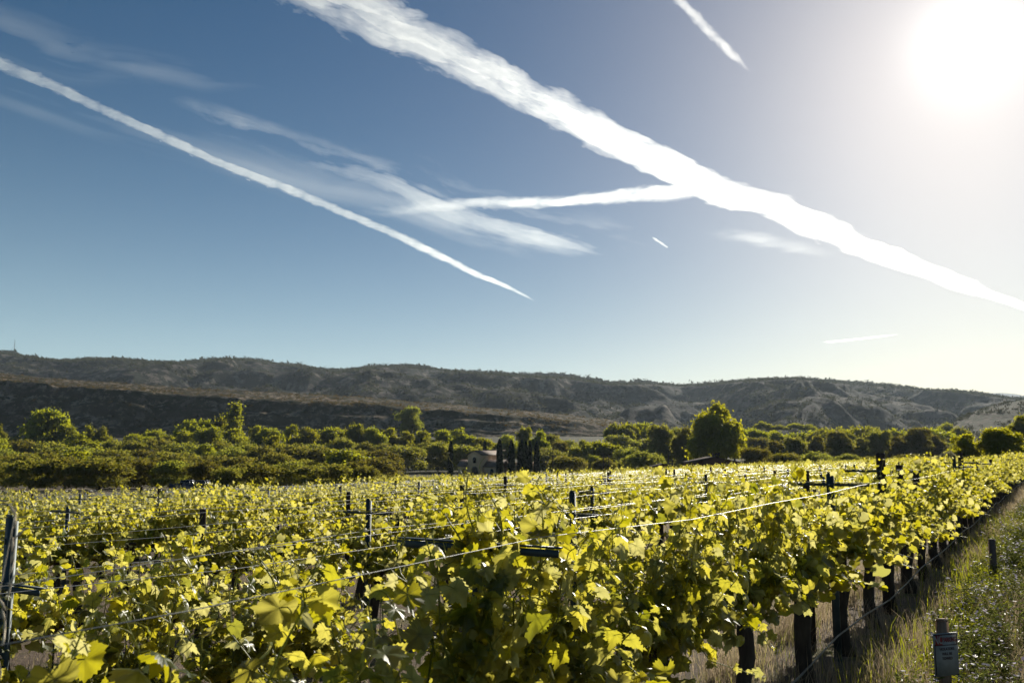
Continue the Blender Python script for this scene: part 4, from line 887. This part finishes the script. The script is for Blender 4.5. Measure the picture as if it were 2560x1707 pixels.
def weed_template(seed, leafm, flowers=9, tall=.5):
    r = np.random.default_rng(seed); st_ = MB(); lf = MB(); fl = MB(); ns = 13
    for i in range(ns):
        a = r.random() * 6.28; ln = r.uniform(.08, .34) * tall * 2; b = np.array([r.normal(0, .05), r.normal(0, .05), 0]); tip = b + np.array([math.cos(a) * ln * .75, math.sin(a) * ln * .75, tall * r.uniform(.55, 1.05)])
        tt = np.linspace(0, 1, 6)[:, None]; P = b + (tip - b) * tt + np.array([0, 0, .10 * tall]) * np.sin(tt * math.pi); st_.tube(P, np.linspace(.0028, .0012, 6), 4)
        nl = 15; u = r.uniform(.2, 1, nl); C = b + (tip - b) * u[:, None] + np.array([0, 0, .10 * tall]) * np.sin(u * math.pi)[:, None]
        az = r.random(nl) * 6.28; dr_ = np.stack([np.cos(az), np.sin(az), r.uniform(0, .9, nl)], 1); L_ = r.uniform(.03, .065, nl)[:, None]; sd_ = np.cross(dr_, [0, 0, 1]); sd_ /= np.linalg.norm(sd_, axis=1)[:, None]; w_ = L_ * .13
        mid = C + dr_ * L_ * .5 + [0, 0, .006]; end = C + dr_ * L_ + [0, 0, -.008]
        V = np.stack([C, mid + sd_ * w_, end, mid - sd_ * w_], 1).reshape(-1, 3); k = np.arange(nl)[:, None] * 4; lf.add(V, T=np.concatenate([k + [0, 1, 2], k + [0, 2, 3]]))
        if i < flowers:
            for _ in range(r.integers(1, 4)):
                c = tip + r.normal(0, .018, 3); np_ = 7; an = np.arange(np_) * 6.283 / np_; nrm = r.normal(0, .4, 3) + [0, 0, 1]; nrm /= np.linalg.norm(nrm); u1 = np.cross(nrm, [1, 0, .1]); u1 /= np.linalg.norm(u1); u2 = np.cross(nrm, u1)
                dd = np.cos(an)[:, None] * u1 + np.sin(an)[:, None] * u2; pr = .013 * r.uniform(.8, 1.3); sd_ = np.cross(dd, nrm)
                V = np.stack([c + 0 * dd, c + dd * pr * .7 + sd_ * pr * .28, c + dd * pr, c + dd * pr * .7 - sd_ * pr * .28], 1).reshape(-1, 3); k = np.arange(np_)[:, None] * 4; fl.add(V, T=np.concatenate([k + [0, 1, 2], k + [0, 2, 3]]))
    a_ = st_.mesh('stems', True); a_.materials.append(M['shoot']); b_ = lf.mesh('leaves'); b_.materials.append(leafm); out = [('stems', a_), ('leaves', b_)]
    if flowers: c_ = fl.mesh('flowers'); c_.materials.append(M['petal']); out.append(('flowers', c_))
    return out
WT = [weed_template(40 + k, M['weedleaf'], (8, 3, 10, 5)[k], .42) for k in range(4)]; WB = [weed_template(60 + k, M['brightweed'], 0, .36) for k in range(3)]
wl_ = []
for k in range(200):
    s = 6.0 + 34 * rng.random() ** 1.5; q = np.clip(rng.normal(1.18, .20), .62, 1.5); wl_.append((s, q))
wl_ += [(7.55, 1.0), (7.5, 1.32), (7.3, 1.15), (7.2, 1.4), (7.9, 1.38), (8.2, 1.2), (8.3, 1.45), (7.0, .8), (8.6, 1.3), (8.9, 1.45), (9.3, 1.4)]
wl_.sort(); nb = nf = 0
for s, q in wl_:
    x, y = row_q(q, s); px, py = pix(x, y, .2)
    if px > 2640 or py > 1800: continue
    if abs(x - sx) < .2 and y < sy + .12 and y > sy - 1.2: continue
    bright = rng.random() < .3 and q < 1.25
    e = empty('weed_clump' if bright else 'flowering_weed', (x, y, 0), rng.random() * 6.28)
    if bright: nb += 1; lb = 'bright yellow green weed clump in the verge, %s from the near end' % nth(nb)
    else: nf += 1; lb = 'bushy weed with tiny lilac flowers in the verge, %s' % (nth(nf) + ' from the near end' if nf < 100 else 'far up the track')
    thing(e, lb, 'weed', 'bright weeds on the verge' if bright else 'lilac flowering weeds on the verge'); sc = rng.uniform(.8, 1.45); e.scale = (sc, sc, sc * rng.uniform(.8, 1.1))
    for nm, me in (WB[int(rng.integers(0, 3))] if bright else WT[int(rng.integers(0, 4))]):
        c = obj(nm, me, None, e)
        if nm == 'flowers': c['kind'] = 'stuff'
for k, (dx, dy, sc) in enumerate([(-.15, -.22, .85), (.03, -.42, .8), (.15, -.2, 1.05), (.24, .08, 1.25), (.1, -.6, .85), (-.26, -.05, .95)]):
    e = empty('flowering_weed', (sx + dx, sy + dy, 0), k * 1.3); thing(e, 'small lilac flowering weed at the foot of the sign, %s of six' % nth(k + 1), 'weed', 'lilac flowering weeds on the verge'); e.scale = (sc, sc, sc)
    for nm, me in WT[k % 4]:
        c = obj(nm, me, None, e)
        if nm == 'flowers': c['kind'] = 'stuff'
# seed head of a tall grass poking in beside the left post
g0 = at(4, 1500, 1.55); g1 = at(42, 1262, 1.5)
mb = MB(); tt = np.linspace(0, 1, 10)[:, None]; b0 = np.array([g0[0] - .05, 1.55, float(H(g0[0], 1.55))]); mb.tube(b0 + (g1 - b0) * tt + np.array([-.06, 0, 0]) * np.sin(tt * math.pi), .0008, 5)
straw = surf('pale_straw', [(.3, (.5, .42, .3)), (.7, (.66, .58, .44))], 9, .7)
gs = mb.build('grass_stalk', straw); thing(gs, 'pale seeding grass stalk in front of the thick post at the left edge', 'grass stalk')
mb = MB(); r_ = np.random.default_rng(3)
for k in range(16):
    u = .84 + .16 * k / 16; c = b0 + (g1 - b0) * u; d_ = np.array([r_.normal(0, .5), r_.normal(0, .3), .9]); mb.tube([c, c + d_ * .012, c + d_ * .026], [.0008, .0022, .0005], 5)
mb.build('seed_head', straw, gs)

# ---------------------------------------------------------------- clouds: contrails and cirrus high above the haze
def cloud_mat(name, dens, aniso=.35, col=(.93, .94, .92)):
    m, nt, out = mat(name); v = nd(nt, 'ShaderNodeVolumePrincipled'); v.inputs['Color'].default_value = (*col, 1); v.inputs['Density'].default_value = dens * .8; v.inputs['Anisotropy'].default_value = aniso
    nt.links.new(v.outputs[0], out.inputs['Volume']); return m
CH = 4000.0
def sheet_cloud(name, pts, hw, nal, nac, thick, freq, sharp, mt, label, cat, alt=CH, stretch=(1, 1), lo=.0, seed=0, fade=(0, 0), strands=0, kind=None, rough=.5):
    """closed cloud body: centre line on the sky, half width in picture pixels, thickness from fractal noise"""
    C = np.array([at_h(x, y, alt) for x, y in pts]); dist = np.linalg.norm(C - [0, 0, CAMZ], axis=1); W = np.array(hw) / F * dist
    seg = np.r_[0, np.cumsum(np.linalg.norm(np.diff(np.array(pts, float), axis=0), axis=1))]; u = np.linspace(0, seg[-1], nal)
    cx = np.interp(u, seg, C[:, 0]); cyy = np.interp(u, seg, C[:, 1]); Wd = np.interp(u, seg, W)
    k = max(3, nal // 40); ker = np.ones(k) / k
    for _ in range(2): cx = np.convolve(np.pad(cx, k // 2, 'edge'), ker, 'valid')[:nal]; cyy = np.convolve(np.pad(cyy, k // 2, 'edge'), ker, 'valid')[:nal]; 
    tx, ty = np.gradient(cx), np.gradient(cyy); ln = np.hypot(tx, ty); nx, ny = -ty / ln, tx / ln
    # width on the picture is measured across the line: widen the flat sheet accordingly
    v = np.linspace(-1.25, 1.25, nac); U, Vv = np.meshgrid(u, v, indexing='ij')
    vis = []
    for i in range(nal):
        d_ = np.array([cx[i], cyy[i], alt - CAMZ]); dn = np.linalg.norm(d_); t_ = np.array([tx[i], ty[i], 0]) / ln[i]; a_ = np.array([nx[i], ny[i], 0]); vdir = d_ / dn
        a_p = a_ - vdir * a_.dot(vdir); t_p = t_ - vdir * t_.dot(vdir); t_p /= np.linalg.norm(t_p) + 1e-9; vis.append(np.linalg.norm(a_p - t_p * a_p.dot(t_p)))
    WW = (Wd / np.maximum(.15, np.array(vis)))[:, None]
    X = cx[:, None] + nx[:, None] * Vv * WW; Y = cyy[:, None] + ny[:, None] * Vv * WW
    su = U / freq * stretch[0] + seed * 13.7; sv_ = Vv * (np.interp(u, seg, hw)[:, None]) / freq * stretch[1] + seed * 5.1
    nz = fbm(su, sv_, 6, rough); edge = 1 - np.abs(Vv) * (1 + .9 * (fbm(su * 1.3 + 40, sv_ * 1.3, 5, .6) - .5))
    prof = np.clip(edge, 0, 1) ** sharp
    if strands: prof = prof * (1 - .45 * np.exp(-((Vv - .12) / .16) ** 2)) 
    f0 = np.clip(U / (fade[0] + 1e-6), 0, 1) if fade[0] else 1; f1 = np.clip((seg[-1] - U) / (fade[1] + 1e-6), 0, 1) if fade[1] else 1
    T = thick * dist.mean() / F * np.clip((nz - lo) / (1 - lo), 0, 1) * prof * f0 * f1
    T = np.where(T < thick * dist.mean() / F * .004, 0, T)
    idx = np.arange(nal * nac).reshape(nal, nac); live = (np.maximum.reduce([T[:-1, :-1], T[1:, :-1], T[1:, 1:], T[:-1, 1:]]) > 0)
    q = np.stack([idx[:-1, :-1], idx[:-1, 1:], idx[1:, 1:], idx[1:, :-1]], -1)[live]
    dx1, dy1, dx2, dy2 = X[0, 1] - X[0, 0], Y[0, 1] - Y[0, 0], X[1, 0] - X[0, 0], Y[1, 0] - Y[0, 0]
    if dx1 * dy2 - dy1 * dx2 < 0: q = q[:, ::-1]
    n = nal * nac; top = np.stack([X, Y, alt + T], -1).reshape(-1, 3); bot = np.stack([X, Y, alt - T], -1).reshape(-1, 3); bot[:, 2] = np.where(T.ravel() > 0, bot[:, 2], alt)
    # weld the rim so the body is closed
    zero = (T.ravel() <= 0); mp = np.arange(2 * n); mp[n:][zero] = np.arange(n)[zero]
    rim = np.zeros(n, bool)
    Q = np.concatenate([q, mp[q[:, ::-1] + n]]); V = np.concatenate([top, bot]); used = np.unique(Q); re_ = np.zeros(2 * n, int); re_[used] = np.arange(len(used))
    o = obj(name, mesh(name, V[used], quads=re_[Q], smooth=False), mt)
    o['label'] = label
    if kind: o['kind'] = kind
    else: o['category'] = cat
    return o
cm = cloud_mat('contrail_vapour', .0031, .6); cm2 = cloud_mat('cirrus_vapour', .0007, .5)
sheet_cloud('contrail', [(640, -110), (850, 0), (972, 72), (1060, 102), (1280, 223), (1430, 295), (1545, 358), (1661, 412), (1780, 468), (1870, 500), (1935, 515), (2050, 570), (2205, 640), (2320, 680), (2440, 725), (2560, 768), (2660, 805)],
            [72, 66, 56, 50, 46, 43, 42, 38, 36, 36, 35, 30, 25, 22, 15, 7, 4], 2000, 150, 22, 22, 1.0, cm, 'widest bright white contrail crossing the sky diagonally', 'contrail', strands=1, lo=.10, stretch=(.28, 1.0), seed=1, rough=.62)
sheet_cloud('contrail', [(-120, 100), (0, 162), (109, 204), (218, 256), (294, 290), (435, 354), (544, 406), (707, 468), (870, 536), (979, 582), (1088, 634), (1197, 688), (1280, 722), (1345, 757)],
            [16, 15, 13, 11, 11, 10, 10, 11, 10, 10, 10, 8, 5, 1.2], 1100, 36, 12, 10, .9, cm, 'long thin white contrail on the left half of the sky', 'contrail', seed=2, lo=.08, fade=(0, 160), stretch=(.4, 1), rough=.62)
sheet_cloud('contrail', [(1640, -60), (1695, 0), (1742, 45), (1786, 92), (1830, 136), (1873, 178)], [8, 10, 12, 12, 10, 4], 420, 40, 10, 9, .9, cm, 'short contrail coming in from the top edge', 'contrail', seed=3, lo=.08, fade=(0, 50), stretch=(.5, 1), rough=.62)
sheet_cloud('contrail', [(1765, 480), (1700, 480), (1640, 484), (1560, 491), (1470, 499), (1400, 504), (1280, 508), (1200, 506), (1100, 514), (1000, 528), (920, 540)], [8, 24, 22, 19, 16, 15, 17, 16, 16, 18, 20], 900, 60, 14, 12, 1.2, cm, 'curved contrail branching off the widest one', 'contrail', alt=CH * 1.03, seed=4, lo=.1, fade=(60, 520), stretch=(.3, 1), rough=.6)
sheet_cloud('contrail', [(1630, 593), (1650, 606), (1671, 620)], [1.6, 1.8, 1.2], 60, 12, 5, 8, .6, cm, 'tiny bright contrail dash below the branching one', 'contrail', seed=5)
sheet_cloud('contrail', [(2060, 856), (2140, 848), (2245, 836)], [2.5, 2.5, 1.2], 120, 14, 2.6, 14, .8, cm, 'faint thin contrail low over the right hill', 'contrail', seed=6, fade=(20, 20))
sheet_cloud('cirrus_cloud', [(430, 240), (560, 300), (700, 350), (850, 405), (960, 440), (1080, 500), (1250, 560), (1420, 610), (1600, 660)], [20, 34, 46, 60, 74, 84, 90, 80, 50], 900, 220, 30, 60, 1.6, cm2, 'feathery cirrus streak between the two long contrails', 'cloud', alt=CH * 1.2, stretch=(.30, 1.6), lo=.40, seed=7, rough=.62, fade=(160, 260))
sheet_cloud('cirrus_cloud', [(-200, 20), (0, 90), (180, 150), (330, 160), (520, 200), (700, 215)], [60, 70, 62, 50, 40, 20], 400, 130, 20, 110, 1.1, cm2, 'faint cirrus veil in the deep blue upper left corner', 'cloud', alt=CH * 1.2, stretch=(.25, 2.0), lo=.45, seed=8, fade=(60, 200))
sheet_cloud('cirrus_cloud', [(-200, 120), (0, 210), (260, 300), (520, 380), (800, 480), (1000, 520), (1200, 600)], [40, 50, 60, 60, 60, 60, 40], 400, 130, 12, 120, 1.2, cm2, 'very faint cirrus streaks below the long thin contrail', 'cloud', alt=CH * 1.2, stretch=(.2, 2.0), lo=.42, seed=9, fade=(60, 200))
sheet_cloud('cirrus_cloud', [(1780, 570), (1850, 590), (1940, 610), (2080, 640)], [14, 22, 24, 12], 200, 60, 7, 40, 1.2, cm2, 'small pale cirrus puff under the widest contrail on the right', 'cloud', alt=CH * 1.2, stretch=(.6, 1.4), lo=.4, seed=10, fade=(40, 60))

# ---------------------------------------------------------------- the air
hm, nt, out = mat('haze_air'); v = nd(nt, 'ShaderNodeVolumePrincipled'); v.inputs['Color'].default_value = (.72, .86, 1.0, 1); v.inputs['Density'].default_value = .00004; v.inputs['Anisotropy'].default_value = .3
nt.links.new(v.outputs[0], out.inputs['Volume'])
x0, x1, y0, y1, z0, z1 = -9900, 9900, -500, 10400, -32, 520
mb = MB(); mb.box(((x0 + x1) / 2, (y0 + y1) / 2, (z0 + z1) / 2), (x1 - x0, y1 - y0, z1 - z0)); hz_ = mb.build('haze', hm); hz_['kind'] = 'stuff'; hz_['label'] = 'pale blue air over the valley'
